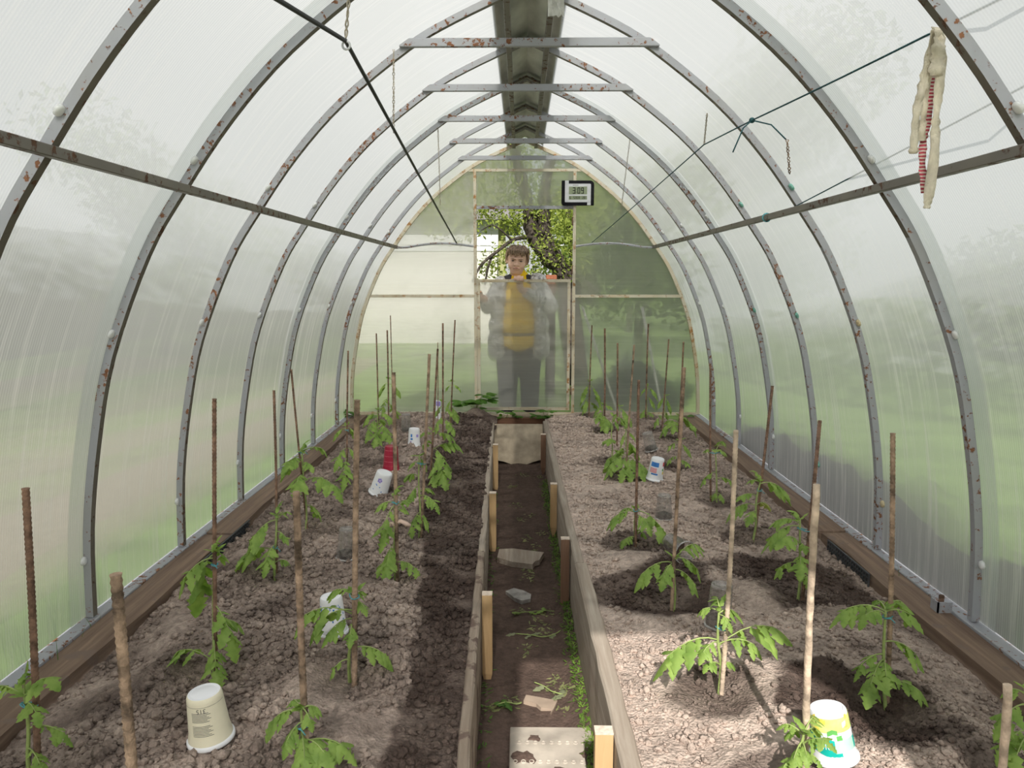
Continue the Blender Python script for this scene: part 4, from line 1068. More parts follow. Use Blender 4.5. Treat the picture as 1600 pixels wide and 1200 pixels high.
clear_cup(1037, 814, .044, .032, .118, 'clear plastic cup upside down in the middle of the teal-cup bed', (0, 0))
clear_cup(1018, 714, .044, .034, .125, 'clear plastic cup tilted over near the striped pot, teal-cup bed', (-16, 0), dz=.004)
# lying cup
b = on_z(1062, 888, SZ); zz = soil_at(b.x, b.y)
e = tag(empty('clear_cup', (b.x + .012, b.y - .04, zz + .044)), 'clear plastic cup lying on its side with its mouth open, teal-cup bed', 'cup')
e.rotation_euler = Vector((0.42, -1, -0.12)).to_track_quat('Z', 'Y').to_euler()
MB().lathe([(.046, 0.0), (.0475, -.004), (.046, -.008), (.043, -.03), (.041, -.034), (.033, -.11), (.031, -.118), (.0005, -.118)], 30).build('body', M['clear'], e)
MB().lathe([(.0445, 0.0), (.047, .002), (.0485, -.002), (.047, -.006), (.0445, -.004)], 30).build('rim', M['clear_rim'], e)
MB().lathe([(.037, -.060), (.0325, -.106), (.0005, -.095)], 24).build('soil_inside', M['path'], e)

e, d = cup_empty(591, 782, 'white pot with a violet flower print, tilted over', (19, 6), dz=.006)
rr, rt, hh = .054, .041, .125
cup_parts(e, rr, rt, hh, M['white'])
fl = MB()
for k in range(5):
    a = 2 * pi * k / 5; patch(fl, FR_A - .15 + .18 * cos(a) - .1, FR_A - .15 + .18 * cos(a) + .1, hh * .72 + .008 * sin(a) - .005, hh * .72 + .008 * sin(a) + .005, rr, rt, hh, 3, 2)
fl.build('print', M['ink_vio'], e)
sm_ = MB()
for a, z in ((-.5, .5), (-.4, .47), (.0, .42), (-.7, .25), (.3, .24)): patch(sm_, FR_A + a, FR_A + a + .12, hh * z, hh * z + .005, rr, rt, hh, 2, 1)
sm_.build('small_print', M['ink_blue'], e)

e, d = cup_empty(611, 741, 'dark red ribbed cup standing upside down', (2, 0))
rr, rt, hh = .053, .038, .145
cup_parts(e, rr, rt, hh, M['redcup'])
ln = MB()
for z in (.20, .38, .60, .84): patch(ln, -pi, pi, hh * z, hh * z + .0025, rr, rt, hh, 40, 1, out=.004)
ln.build('ridge_lines', M['redcup_line'], e)

e, d = cup_empty(647, 706, 'small white pot with blue marks behind the red cup', (2, 0))
rr, rt, hh = .047, .035, .122
cup_parts(e, rr, rt, hh, M['white'])
q = MB(); patch(q, FR_A - .5, FR_A - .2, hh * .55, hh * .72, rr, rt, hh); patch(q, FR_A - .5, FR_A - .1, hh * .40, hh * .5, rr, rt, hh); q.build('print', M['ink_blue'], e)
q = MB(); patch(q, FR_A + .5, FR_A + .9, hh * .55, hh * .7, rr, rt, hh); patch(q, FR_A - .6, FR_A - .3, hh * .28, hh * .33, rr, rt, hh); q.build('fruit_print', M['ink_vio'], e)

e, d = cup_empty(685, 664, 'narrow white bottle among seedlings near the back gable, red-cup bed', (1, 0), cat='bottle', name='small_bottle')
rr, rt, hh = .024, .020, .155
cup_parts(e, rr, rt, hh, M['white'], foot=False)
q = MB(); patch(q, FR_A - .9, FR_A + .9, hh * .72, hh * .95, rr, rt, hh); q.build('print', M['ink_vio'], e)
q = MB(); patch(q, FR_A - .6, FR_A + .7, hh * .35, hh * .42, rr, rt, hh); q.build('small_print', M['ink'], e)

e, d = cup_empty(1022, 757, 'white pot with blue and red stripes, tilted, in the teal-cup bed', (8, 4), dz=.004)
rr, rt, hh = .050, .036, .128
cup_parts(e, rr, rt, hh, M['white'])
q = MB(); patch(q, FR_A - 1.1, FR_A + .1, hh * .66, hh * .86, rr, rt, hh); patch(q, FR_A - .8, FR_A + .1, hh * .30, hh * .37, rr, rt, hh); q.build('blue_print', M['ink_blue'], e)
q = MB()
for k in range(4): patch(q, FR_A - 1.1, FR_A - .1, hh * (.40 + .055 * k), hh * (.43 + .055 * k), rr, rt, hh)
patch(q, FR_A + .75, FR_A + 1.3, hh * .70, hh * .88, rr, rt, hh); q.build('red_print', M['ink_red'], e)
q = MB(); patch(q, FR_A + .7, FR_A + 1.0, hh * .50, hh * .60, rr, rt, hh); q.build('green_print', M['ink_green'], e)
q = MB(); patch(q, FR_A + .8, FR_A + 1.2, hh * .34, hh * .46, rr, rt, hh); q.build('yellow_print', M['ink_yel'], e)

e, d = cup_empty(1302, 1212, 'teal and lime printed pot upside down in the sunlight', (-9, -6), dz=.008)
rr, rt, hh = .0555, .0405, .118
cup_parts(e, rr, rt, hh, M['white'])
q = MB(); patch(q, FR_A - 1.5, FR_A + 1.6, hh * .66, hh * .93, rr, rt, hh, 18, 3); q.build('lime_print', M['ink_lime'], e)
q = MB(); patch(q, FR_A - 1.6, FR_A + .1, hh * .34, hh * .70, rr, rt, hh, 12, 4, skew=-hh * .22, out=.004); patch(q, FR_A + .9, FR_A + 1.7, hh * .28, hh * .50, rr, rt, hh, 8, 3, out=.004); q.build('teal_print', M['ink_teal'], e)
q = MB(); patch(q, FR_A - .2, FR_A + .9, hh * .28, hh * .52, rr, rt, hh, 8, 3, out=.006); q.build('mint_print', M['ink_mint'], e)
for nm_, k0, zs, cm in (('yellow_print', 3, (.72, .90), 'ink_yel'), ('white_print', 5, (.56, .80), 'white'), ('green_print', 4, (.50, .66), 'ink_green')):
    q = MB(); rg = random.Random(k0)
    for _ in range(7):
        a = FR_A + rg.uniform(-1.3, 1.3); z = hh * rg.uniform(*zs); patch(q, a, a + rg.uniform(.08, .30), z, z + rg.uniform(.004, .012), rr, rt, hh, 3, 2, skew=rg.uniform(-.006, .006), out=.006)
    q.build(nm_, M[cm], e)
word('Ж', .018, FR_A - .62, hh * .40, rr * 1.03, rt * 1.03, hh, 'lettering', M['white'], e, upside=False)

# ------------------------------------------------------------------ clock on the gable post
M['blk'] = simple('black_plastic', (0.006, 0.006, 0.008), rough=0.6, var=0.05, spec=0.08)
M['silver'] = simple('silver_plastic', (0.60, 0.61, 0.64), rough=0.35, var=0.03)
M['lcd'] = simple('lcd_glass', (0.25, 0.29, 0.19), rough=0.2, var=0.03)
CX0, CX1, CZ0, CZ1 = 0.302, 0.568, 1.745, 1.944
clk = tag(empty('wall_clock', (0.435, YE - 0.04, 1.845)), 'black and silver digital clock showing 3:09 on the gable frame', 'clock')
def rrect(x0, x1, z0, z1, radii, y0, y1, name, mat):
    cs = ((x0, z0, radii[0], pi), (x1, z0, radii[1], 1.5 * pi), (x1, z1, radii[2], 0), (x0, z1, radii[3], .5 * pi)); pts = []
    for (cx, cz, r, a0) in cs:
        sx = 1 if cx == x0 else -1; sz = 1 if cz == z0 else -1
        for k in range(6):
            a = a0 + k / 5 * pi / 2; pts.append((cx + sx * r + r * cos(a), cz + sz * r + r * sin(a)))
    n = len(pts); vs = [(x, y0, z) for x, z in pts] + [(x, y1, z) for x, z in pts]
    fs = [tuple(range(n)), tuple(reversed(range(n, 2 * n)))] + [(k, k + n, (k + 1) % n + n, (k + 1) % n) for k in range(n)]
    return put(MB().add(vs, fs), name, mat, clk)
YC = YE - 0.016
rrect(CX0, CX1, CZ0, CZ1, (.022, .004, .034, .004), YC - .030, YC, 'case', M['blk'])
rrect(.329, .541, 1.770, 1.918, (.006, .006, .008, .004), YC - .0335, YC - .029, 'bezel', M['silver'])
put(MB().box((.329, YC - .0335, 1.915), (.3595, YC - .0295, 1.943)), 'bezel_strip', M['silver'], clk)
put(MB().box((.512, YC - .0335, 1.746), (.541, YC - .0295, 1.772)), 'bezel_strip', M['silver'], clk)
put(MB().box((.361, YC - .0350, 1.833), (.510, YC - .0330, 1.895)), 'time_display', M['lcd'], clk)
put(MB().box((.361, YC - .0350, 1.791), (.510, YC - .0330, 1.820)), 'date_display', M['lcd'], clk)
SEG = {'0': 'abcdef', '1': 'bc', '2': 'abged', '3': 'abgcd', '5': 'afgcd', '8': 'abcdefg', '9': 'abfgcd', 'M': 'abcef', 'O': 'abcdef', 'N': 'abcef'}
def seven(mb, ch, x, z, wd, ht, th):
    y0, y1 = YC - .0356, YC - .0349; h2 = ht / 2
    R = {'a': (x, z + ht - th, x + wd, z + ht), 'g': (x, z + h2 - th / 2, x + wd, z + h2 + th / 2), 'd': (x, z, x + wd, z + th),
         'f': (x, z + h2, x + th, z + ht), 'b': (x + wd - th, z + h2, x + wd, z + ht), 'e': (x, z, x + th, z + h2), 'c': (x + wd - th, z, x + wd, z + h2)}
    for s_ in SEG[ch]:
        a, b, c, d_ = R[s_]; mb.box((a, y0, b), (c, y1, d_))
dg_ = MB(); seven(dg_, '3', .392, 1.838, .022, .050, .0062); seven(dg_, '0', .431, 1.838, .022, .050, .0062); seven(dg_, '9', .461, 1.838, .022, .050, .0062)
dg_.box((.421, YC - .0356, 1.848), (.4255, YC - .0349, 1.853)).box((.421, YC - .0356, 1.872), (.4255, YC - .0349, 1.877))
put(dg_, 'time_digits', M['blk'], clk)
dg_ = MB()
for ch, x in (('1', .360), ('5', .368), ('5', .399), ('M', .414), ('O', .427), ('N', .440), ('2', .471), ('8', .483), ('1', .491)): seven(dg_, ch, x + .001, 1.795, .009, .021, .0026)
put(dg_, 'date_digits', M['blk'], clk)
mk = MB()
for k in range(6): mk.box((.392 + k * .008, YC - .0342, 1.903), (.397 + k * .008, YC - .0334, 1.909))
put(mk, 'maker_mark', M['ink'], clk)

# ------------------------------------------------------------------ cables, cords, twine, rag
def line(name, pts, r, mat, label, cat='cord', n=8, cat_n=5):
    P = [Vector(p) for p in pts]
    mb = MB().tube(catmull(P, n) if n > 1 else P, r, cat_n)
    o = mb.build(name, mat, loc=P[0]); return tag(o, label, cat)
A = on_y(540, 64, 2.05); B = on_y(713, 379, YE - 0.05); A0 = on_y(430, -3, 1.62); A00 = on_y(250, -110, 1.2)
def seg(a, b, k, sag=0.0): return [Vector(a).lerp(Vector(b), i / k) + Vector((0, 0, -sag * sin(pi * i / k))) for i in range(k + 1)]
line('cable', seg(A00, A0, 3)[:-1] + seg(A0, A, 3)[:-1] + seg(A, B, 14, .004), 0.0058, M['cable'], 'thick black cable stretched under the roof to the back gable', 'cable', n=1, cat_n=8)
def twist(a, b, r=.0022, amp=.004, turns=14, strands=2):
    a = Vector(a); b = Vector(b); mb = MB(); n = turns * 6
    t = (b - a).normalized(); u = t.orthogonal().normalized(); v = t.cross(u)
    for s_ in range(strands):
        pts = [a.lerp(b, k / n) + (u * cos(2 * pi * turns * k / n + pi * s_) + v * sin(2 * pi * turns * k / n + pi * s_)) * amp * (0.4 + .6 * sin(k * .37) ** 2) for k in range(n + 1)]
        mb.tube(pts, r, 4)
    return mb
def roofz(x): 
    x = abs(x)
    for (xa, za), (xb, zb) in zip(ARC, ARC[1:]):
        if xb <= x <= xa: return za + (zb - za) * (xa - x) / (xa - xb + 1e-9)
    return 2.28
a_top = Vector((A.x + .035, A.y - .02, roofz(A.x) - .03))
o = tag(twist(A, a_top, turns=6).build('hanging_wire', M['twine'], loc=a_top), 'twisted wire loop holding the black cable at its bend', 'wire')
rng_ = MB().lathe([(.010 + .003 * cos(q * pi / 4), .003 * sin(q * pi / 4)) for q in range(9)], 14, Matrix.Translation(A + Vector((.002, -.004, -.012))) @ Matrix.Rotation(pi / 2, 4, 'X'))
put(rng_, 'ring', M['silver'], o) if False else None
rg_o = rng_.build('ring', M['silver'], o); rg_o.location = -Vector(a_top)
C1 = on_y(615, 208, 3.0); t1 = Vector((C1.x + .01, C1.y - .02, roofz(C1.x) - .03))
tag(twist(C1, t1, r=.0018, turns=9).build('hanging_wire', M['twine'], loc=t1), 'long twisted twine hooked to the black cable halfway', 'wire')
C2 = on_y(688, 320, 4.75); t2 = Vector((C2.x + .02, 4.49 - .02, 2.06))
tag(twist(C2, t2, r=.0016, turns=10).build('hanging_wire', M['twine'], loc=t2), 'thin twine from a far cross tie down to the black cable', 'wire')
# dark teal cord of the other side
K = on_y(1175, 188, 2.75); S1 = on_y(1100, 226, 3.35); E1 = on_y(925, 379, YE - .045); Z0 = on_y(1570, -6, 1.62); Z00 = on_y(1900, -150, 1.15)
line('cord', seg(Z00, Z0, 2)[:-1] + seg(Z0, K, 6, .003)[:-1] + seg(K, S1, 2)[:-1] + seg(S1, E1, 10, .003), 0.0028, M['cord'], 'dark teal cord knotted midway, running to the back gable', n=1)
kn = MB().ell(K, (.011, .009, .010), 8, 6); kn.tube([K, K + Vector((-.035, -.02, -.03)), on_y(1145, 238, 2.72)], .0026, 5); kn.tube([K, on_y(1205, 195, 2.74), on_y(1228, 218, 2.72)], .0026, 5)
tag(kn.build('cord_knot', M['cord'], loc=K), 'knot with two loose ends on the dark teal cord', 'knot')
q0 = on_y(1230, 218, 2.72); q1 = on_y(1234, 272, 2.70)
tag(twist(q1, q0, r=.0018, amp=.005, turns=5).build('hanging_twine', M['rebar_tan'], loc=q0), 'short tan twine dangling from the knot of the teal cord', 'twine')
t3 = Vector((S1.x - .02, S1.y - .12, roofz(S1.x) - .03))
tag(twist(S1, t3, r=.0018, turns=10).build('hanging_wire', M['twine'], loc=t3), 'twisted twine hanging from the roof to the bend of the teal cord', 'wire')
C4 = on_y(970, 331, 5.0); t4 = Vector((C4.x - .01, 4.49 - .02, 2.06))
tag(twist(C4, t4, r=.0015, turns=9).build('hanging_wire', M['twine'], loc=t4), 'thin twine from a far cross tie down to the teal cord', 'wire')
pe = Vector((1.068, on_y(1195, 345, 3.4).y, 1.425)); 
# the second cord ties off on the purlin
best = min((abs(on_y(1197, 346, yy).x - 1.068), yy) for yy in [2.6 + .02 * k for k in range(80)])[1]
P2 = on_y(1197, 346, best); Y0 = on_y(1605, 131, 1.75); Y00 = on_y(1800, 30, 1.3)
line('cord', seg(Y00, Y0, 2)[:-1] + seg(Y0, P2, 8, .002), 0.0024, M['cord'], 'dark teal cord tied off on the roof purlin behind the rag', n=1)
tag(MB().lathe([(.018 + .003 * cos(q * pi / 4), .003 * sin(q * pi / 4)) for q in range(9)], 14, Matrix.Translation((1.068, best, 1.408)) @ Matrix.Rotation(pi / 2, 4, 'X')).build('cord_wrap', M['twine_blue'], loc=(1.068, best, 1.408)), 'blue twine wrapped round the roof purlin', 'twine')

# rag strips over the cord
M['rag'] = simple('stained_cotton', (0.66, 0.60, 0.49), rough=0.95, var=0.14, scale=14, bump=0.3, bscale=150)
m, n, l = newmat('red_striped_cotton')
out = N(n, 'OutputMaterial'); b_ = N(n, 'BsdfPrincipled', Roughness=0.95); tcn = N(n, 'TexCoord'); wv = N(n, 'TexWave', Scale=38, Distortion=2.5); wv.bands_direction = 'Z'
l.new(tcn.outputs['Object'], wv.inputs['Vector']); rpn = ramp(n, [(0.42, (0.42, 0.04, 0.07)), (0.60, (0.72, 0.60, 0.55))]); l.new(wv.outputs['Fac'], rpn.inputs[0]); l.new(rpn.outputs[0], b_.inputs['Base Color']); l.new(b_.outputs[0], out.inputs[0])
M['rag_red'] = m
def best_t(a, b, px):
    return min((abs(((a.lerp(b, k / 200) - CAM).dot(_R)) / ((a.lerp(b, k / 200) - CAM).dot(_F)) * FPX + 800 - px), k / 200) for k in range(201))[1]
T = Z0.lerp(K, best_t(Z0, K, 1466)); yr = T.y
rag = tag(empty('rag', T), 'pale torn rag strips with a red striped end, hung over the teal cord', 'cloth')
def strip(pxs, w, mat, seed, dy=0.0):
    rg = random.Random(seed); P = catmull([on_y(x, y, yr + dy) for x, y in pxs], 6); vs = []; fs = []; TH = .0012
    for k, p in enumerate(P):
        ww = w * (0.75 + .5 * rg.random()) / 2; a = 0.35 * sin(k * .3 + seed) + rg.uniform(-.2, .2); d = Vector((cos(a), sin(a), 0)); f = d.cross(Vector((0, 0, 1)))
        dd = f * .006 * sin(k * .9 + seed * 2)
        for sg, tt in ((-1, -1), (0, -1), (1, -1), (1, 1), (0, 1), (-1, 1)): vs.append(p + d * ww * sg + f * tt * TH + (dd if sg == 0 else Vector((0, 0, 0))))
    for k in range(len(P) - 1):
        for q in range(6): fs.append((k * 6 + q, k * 6 + (q + 1) % 6, (k + 1) * 6 + (q + 1) % 6, (k + 1) * 6 + q))
    fs += [(5, 4, 3, 2, 1, 0)]
    e6 = (len(P) - 1) * 6; fs.append(tuple(e6 + q for q in range(6)))
    put(MB().add(vs, fs, True), 'strip', mat, rag)
strip([(1462, 44), (1452, 90), (1440, 140), (1434, 165), (1430, 200), (1427, 240)], .020, M['rag'], 1)
strip([(1466, 42), (1458, 90), (1448, 130), (1444, 170), (1441, 200), (1439, 220)], .017, M['rag'], 2, .012)
strip([(1470, 44), (1470, 100), (1466, 150), (1462, 190), (1460, 240), (1452, 300), (1448, 326)], .020, M['rag'], 3, -.008)
strip([(1464, 50), (1462, 90), (1456, 140), (1449, 190), (1443, 218), (1441, 250), (1443, 302)], .016, M['rag_red'], 4, .018)
strip([(1467, 42), (1468, 60), (1465, 85), (1463, 118)], .030, M['rag'], 6, -.014)
# white cloth scrap on the ridge rail
M['wool'] = simple('white_cloth', (0.82, 0.82, 0.79), rough=0.95, var=0.05, scale=40, bump=.4, bscale=120)
cz = 2.19; c0 = on_y(868, 12, 3.0); mb = MB(); vs = []; fs = []
for j in range(7):
    for k in range(7):
        vs.append((c0.x - .030 + .060 * k / 6, c0.y - .03 - .002 * j + .006 * sin(k * 2.1 + j), 2.232 - .132 * j / 6 + .004 * sin(k * 3 + j)))
for j in range(6):
    for k in range(6): fs.append((j * 7 + k, j * 7 + k + 1, (j + 1) * 7 + k + 1, (j + 1) * 7 + k))
b0 = len(vs); vs += [(x, y + .006, z) for x, y, z in vs]; fs += [tuple(reversed([q + b0 for q in f])) for f in fs]
tag(mb.add(vs, fs, True).build('cloth_scrap', M['wool'], loc=(c0.x, c0.y, 2.2)), 'white cloth scrap hanging from the roof ridge', 'cloth')
# cloth tie on the third path-side stake
ct = on_y(617, 818, on_z(620, 905, SZ).y - .012)
M['tie'] = simple('pinkish_cloth', (0.70, 0.52, 0.44), rough=.95, var=.08, scale=60)
tb = MB()
tb.tube([ct + Vector((0.002, -.004, .0)), ct + Vector((-.016, -.004, .004)), ct + Vector((-.026, -.004, -.03)), ct + Vector((-.032, -.006, -.068))], [.007, .006, .006, .008], 6)
tb.tube([ct + Vector((0, -.004, 0)), ct + Vector((.022, -.004, .012)), ct + Vector((.045, -.002, -.002)), ct + Vector((.058, .004, -.010))], [.007, .008, .010, .006], 6)
tb.ell(ct, (.014, .012, .011), 8, 6)
tag(tb.build('cloth_tie', M['tie'], loc=ct), 'pinkish cloth strip knotted round a stake in the red-cup bed', 'cloth')

# ------------------------------------------------------------------ litter on the path
PZ = PATHZ + 0.004
def slab(pts, th, mat, name, label, cat, dz=0.0, tilt=None):
    P = [on_z(x, y, PZ + dz) for x, y in pts]; c = sum(P, Vector()) / len(P); n = len(P)
    vs = [Vector((p.x, p.y, PZ + dz + th + (0 if tilt is None else (p.x - c.x) * tilt))) for p in P] + [Vector((p.x, p.y, PZ + dz - .01)) for p in P]
    fs = [tuple(reversed(range(n))), tuple(range(n, 2 * n))] + [(k, (k + 1) % n, (k + 1) % n + n, k + n) for k in range(n)]
    o = MB().add(vs, fs).build(name, mat, loc=c)
    bm = bmesh.new(); bm.from_mesh(o.data); bmesh.ops.recalc_face_normals(bm, faces=bm.faces[:]); bm.to_mesh(o.data); bm.free()
    return tag(o, label, cat)
slab([(780, 863), (802, 862), (833, 866), (850, 868), (845, 876), (843, 880), (836, 882), (832, 887), (800, 883), (777, 876)], .018, M['board'], 'broken_board', 'broken piece of grey board lying across the path', 'board', dz=.012)
M['stone'] = simple('grey_slate', (0.36, 0.34, 0.32), rough=.8, var=.2, scale=25, bump=.4)
slab([(790, 928), (803, 923), (818, 927), (830, 933), (829, 940), (815, 943), (803, 938)], .014, M['stone'], 'flat_stone', 'flat grey stone half buried in the path', 'stone')
M['card'] = simple('brown_cardboard', (0.36, 0.28, 0.215), rough=.9, var=.08, scale=20)
slab([(822, 1088), (845, 1092), (871, 1097), (866, 1108), (860, 1118), (862, 1110), (845, 1108), (838, 1102), (818, 1097)], .006, M['card'], 'cardboard_scrap', 'torn brown cardboard scrap on the path', 'cardboard')
M['tray'] = simple('dirty_white_tray', (0.45, 0.40, 0.34), rough=.7, var=.14, scale=12)
tr0 = [on_z(x, y, PZ + .02) for x, y in ((797, 1137), (906, 1144), (917, 1200), (795, 1200))]
trd = tag(empty('perforated_plate', (tr0[0] + tr0[2]) / 2), 'pale perforated plastic plate with mud on the path', 'plate')
x0, x1, y0, y1 = tr0[0].x, br(1.6) - .012, 1.62, tr0[0].y
pm = MB(); nxg, nyg = 24, 16; zt = PZ + .024
pm.box((x0, y0, zt - .012), (x1, y1, zt), bevel=.003)
put(pm, 'sheet', M['tray'], trd)
hm = MB(); rg = random.Random(4)
for i in range(9):
    for j in range(6):
        cx = x0 + (x1 - x0) * (i + .7 + .5 * (j % 2)) / 10.4; cy = y0 + (y1 - y0) * (j + .7) / 6.6
        hm.lathe([(.0085, .0), (.0075, .0035), (.006, .003), (.005, .0008), (.0004, .0006)], 10, Matrix.Translation((cx, cy, zt - .0002)))
put(hm, 'bosses', M['tray'], trd)['kind'] = 'stuff'
mudm = MB()
for (cx, cy, r) in ((.10, .30, .030), (.55, .62, .032), (.72, .30, .040), (.92, .78, .028), (.30, .9, .02), (.18, .75, .035), (.60, .15, .02)):
    px_ = x0 + (x1 - x0) * cx; py_ = y0 + (y1 - y0) * cy; vs = [(px_, py_, zt + .006)]
    for k in range(14):
        a = 2 * pi * k / 14; q = r * rg.uniform(.6, 1.25); vs.append((min(px_ + q * cos(a), x1 - .002), min(max(py_ + q * sin(a), y0 + .003), y1 - .003), zt + .0006))
    mudm.add(vs, [(0, 1 + k, 1 + (k + 1) % 14) for k in range(14)], True)
put(mudm, 'mud_patches', M['path'], trd)['kind'] = 'stuff'

M['clip'] = leafy('wilted_clippings', (0.16, 0.20, 0.07), (0.36, 0.36, 0.17))
M['moss'] = leafy('moss_and_weeds', (0.07, 0.15, 0.02), (0.18, 0.28, 0.05), trans=.25)
def scatter(spots, per, size, mat, name, label, seed, zfn, flat=.25, spread=.03):
    rg = random.Random(seed); mb = MB()
    for (x, y, k_) in spots:
        for _ in range(int(per * k_)):
            px = x + rg.gauss(0, spread); py = y + rg.gauss(0, spread * 1.3); z = zfn(px, py); a = rg.uniform(0, 6.28)
            d = Vector((cos(a), sin(a), rg.uniform(.0, flat)))
            leaflet(mb, Vector((px, py, z + .003)), d, Vector((0, 0, 1)), size * rg.uniform(.5, 1.4), size * .4 * rg.uniform(.4, 1), rg, rows=2, lobes=False)
    return tag(mb.build(name, mat, loc=(spots[0][0], spots[0][1], PATHZ)), label, 'plants', kind='stuff')
def pz(x, y): return float(pfn(np.array([x]), np.array([y]))[0])
cl = [on_z(x, y, PATHZ) for x, y in ((790, 706), (810, 705), (835, 708), (803, 720), (822, 728), (835, 724), (815, 745), (845, 748), (800, 760), (808, 790), (830, 806), (812, 812), (845, 835), (825, 842), (838, 850), (835, 862), (825, 895), (828, 905), (815, 955), (850, 957), (835, 972), (840, 990), (825, 1015), (855, 985), (870, 1065), (860, 1075), (885, 1080), (775, 1103), (798, 1097), (878, 1110))]
scatter([(p.x, p.y, 1) for p in cl], 14, .030, M['clip'], 'weed_clippings', 'wilted green clippings scattered along the path', 11, pz, .2, .018)
def bedline(x_of, y0, y1, step, k): return [(x_of(y), y, k) for y in np.arange(y0, y1, step)]
scatter(bedline(lambda y: br(y) - .018, 1.75, 5.3, .030, .9), 18, .020, M['moss'], 'moss_fringe', 'green moss and tiny weeds along the foot of the pale-bed board', 12, pz, 1.2, .012)
scatter(bedline(lambda y: bl(y) + .018, 2.0, 5.0, .08, .7), 8, .022, M['weed'], 'weed_fringe', 'dark green small weeds along the foot of the muddy path board', 13, pz, 1.2, .012)
# withered sprigs: a twig with leaves
def sprig(px, label, seed, mat):
    rg = random.Random(seed); P = [on_z(x, y, PZ + .012) for x, y in px]
    e = tag(empty('withered_sprig', P[0]), label, 'twig', 'withered sprigs on the path')
    put(MB().tube(catmull(P, 4), .0022, 5), 'twig', M['stem'], e)
    for k in range(4):
        b_ = P[rg.randrange(len(P))]; a = rg.uniform(0, 6.28); mb = MB()
        leaflet(mb, b_ + Vector((0, 0, .002)), Vector((cos(a), sin(a), .15)), Vector((0, 0, 1)), .05, .022, rg, rows=5)
        put(mb, 'leaf', mat, e)
M['leaf_grey'] = leafy('wilted_grey_leaf', (0.20, 0.24, 0.12), (0.34, 0.36, 0.22))
sprig([(806, 990), (830, 992), (850, 995), (868, 990), (876, 985)], 'withered sprig with grey green leaves, middle of the path', 1, M['leaf_grey'])
sprig([(800, 958), (825, 956), (850, 954), (866, 955)], 'withered sprig with green leaves, beyond the grey green one', 2, M['leaf'])
sprig([(835, 1066), (850, 1072), (862, 1080), (880, 1085)], 'withered sprig with a bare tan stem above the cardboard scrap', 3, M['leaf_grey'])
sprig([(775, 1102), (790, 1097), (806, 1100), (815, 1098)], 'dark leafy sprig beside the torn cardboard on the path', 4, M['weed'])

# weeds at the foot of the back gable
def weed(px, py, n, size, label, seed, spread=1.0, y=None):
    rg = random.Random(seed); b = on_y(px, py, y or 6.30)
    zg = -0.035 if abs(b.x) < .3 else soil_at(b.x, b.y)
    if -0.6 < b.x < -0.25: zg = max(zg, float(heap(np.array([b.x]), np.array([b.y]))[0]) - .01)
    e = tag(empty('weed', (b.x, b.y, zg)), label, 'weed', 'weeds by the back gable')
    for k in range(n):
        a = rg.uniform(0, 6.28); L = size * rg.uniform(.6, 1.2); p0 = Vector((b.x, b.y, zg)); p1 = p0 + Vector((cos(a) * L * .6 * spread, -abs(sin(a)) * L * .5, L * rg.uniform(.3, .9)))
        st_ = MB().tube([p0, (p0 + p1) / 2 + Vector((0, 0, L * .15)), p1], .0018, 4); lf = MB()
        for j in range(3):
            d = Vector((cos(a + (j - 1) * .9), -abs(sin(a)) * .6 + (j - 1) * .3, .15)); leaflet(lf, p1, d, Vector((0, 0, 1)), L * .55, L * .36, rg, rows=4)
        o = put(lf, 'leaf', M['weed'], e); s2 = st_.build('leaf_stalk', M['stem'], o)
weed(742, 640, 12, .17, 'bushy nettle-like weed beside the back door post', 1)
weed(790, 648, 7, .09, 'small weed on the threshold by the back door', 2)
weed(812, 648, 4, .06, 'tiny weed in the middle of the threshold', 3)
weed(851, 650, 11, .11, 'bright green weed at the hinge side of the threshold', 4)
weed(548, 652, 8, .11, 'weed in the corner of the back gable, red-cup bed', 5)
weed(1085, 652, 6, .08, 'weed in the corner of the back gable, teal-cup bed', 6)

# grass blades along the base rails
def grass(spots, label, seed, parent=None):
    rg = random.Random(seed); mb = MB()
    for (x, y, n, h, s) in spots:
        for _ in range(n):
            b = Vector((x + rg.gauss(0, .008), y + rg.gauss(0, .05), -.06 if abs(x) < 1.5 else -.10)); L = h * rg.uniform(.4, 1.1); dx = rg.uniform(-.15, .2) * s; dy = rg.uniform(-.5, .5)
            w_ = .003; vs = []; K_ = 5
            for k in range(K_ + 1):
                t = k / K_; c = b + Vector((dx * L * t * t, dy * L * t * t, L * t)); ww = w_ * (1 - t * .9)
                vs += [c + Vector((0, -ww, 0)), c + Vector((ww * .5, 0, ww * .2)), c + Vector((0, ww, 0))]
            fs = []
            for k in range(K_): fs += [(k * 3, k * 3 + 1, k * 3 + 4, k * 3 + 3), (k * 3 + 1, k * 3 + 2, k * 3 + 5, k * 3 + 4)]
            mb.add(vs, fs, True)
    return tag(mb.build('grass_blades', M['weed'], loc=(spots[0][0], spots[0][1], 0)), label, 'grass', kind='stuff')
grass([(-1.555, 1.9 + .1 * k, 8, .28, -1) for k in range(7)] + [(-1.56, 3.7, 6, .2, -1), (-1.56, 4.5, 6, .2, -1), (-1.56, 5.2, 8, .2, -1)], 'dark grass blades outside the streaked wall', 21)
grass([(1.555, 1.75 + .1 * k, 10, .36, 1) for k in range(6)] + [(1.56, 2.9, 5, .3, 1), (1.56, 3.3, 6, .28, 1), (1.56, 5.4, 12, .22, 1), (1.56, 5.8, 16, .25, 1), (1.56, 6.1, 16, .25, 1)], 'long grass blades outside the green wall', 22)
grass([(-1.452, 2.2, 3, .12, .6), (-1.452, 2.35, 3, .10, .6), (1.452, 1.9, 4, .12, -.6), (1.452, 2.05, 4, .10, -.6), (1.452, 2.95, 3, .10, -.6)], 'few grass blades poking in over the base rails', 23)
for k, (px, py, sd_) in enumerate(((1295, 762, 31), (1210, 770, 32), (1190, 748, 33))):
    pass
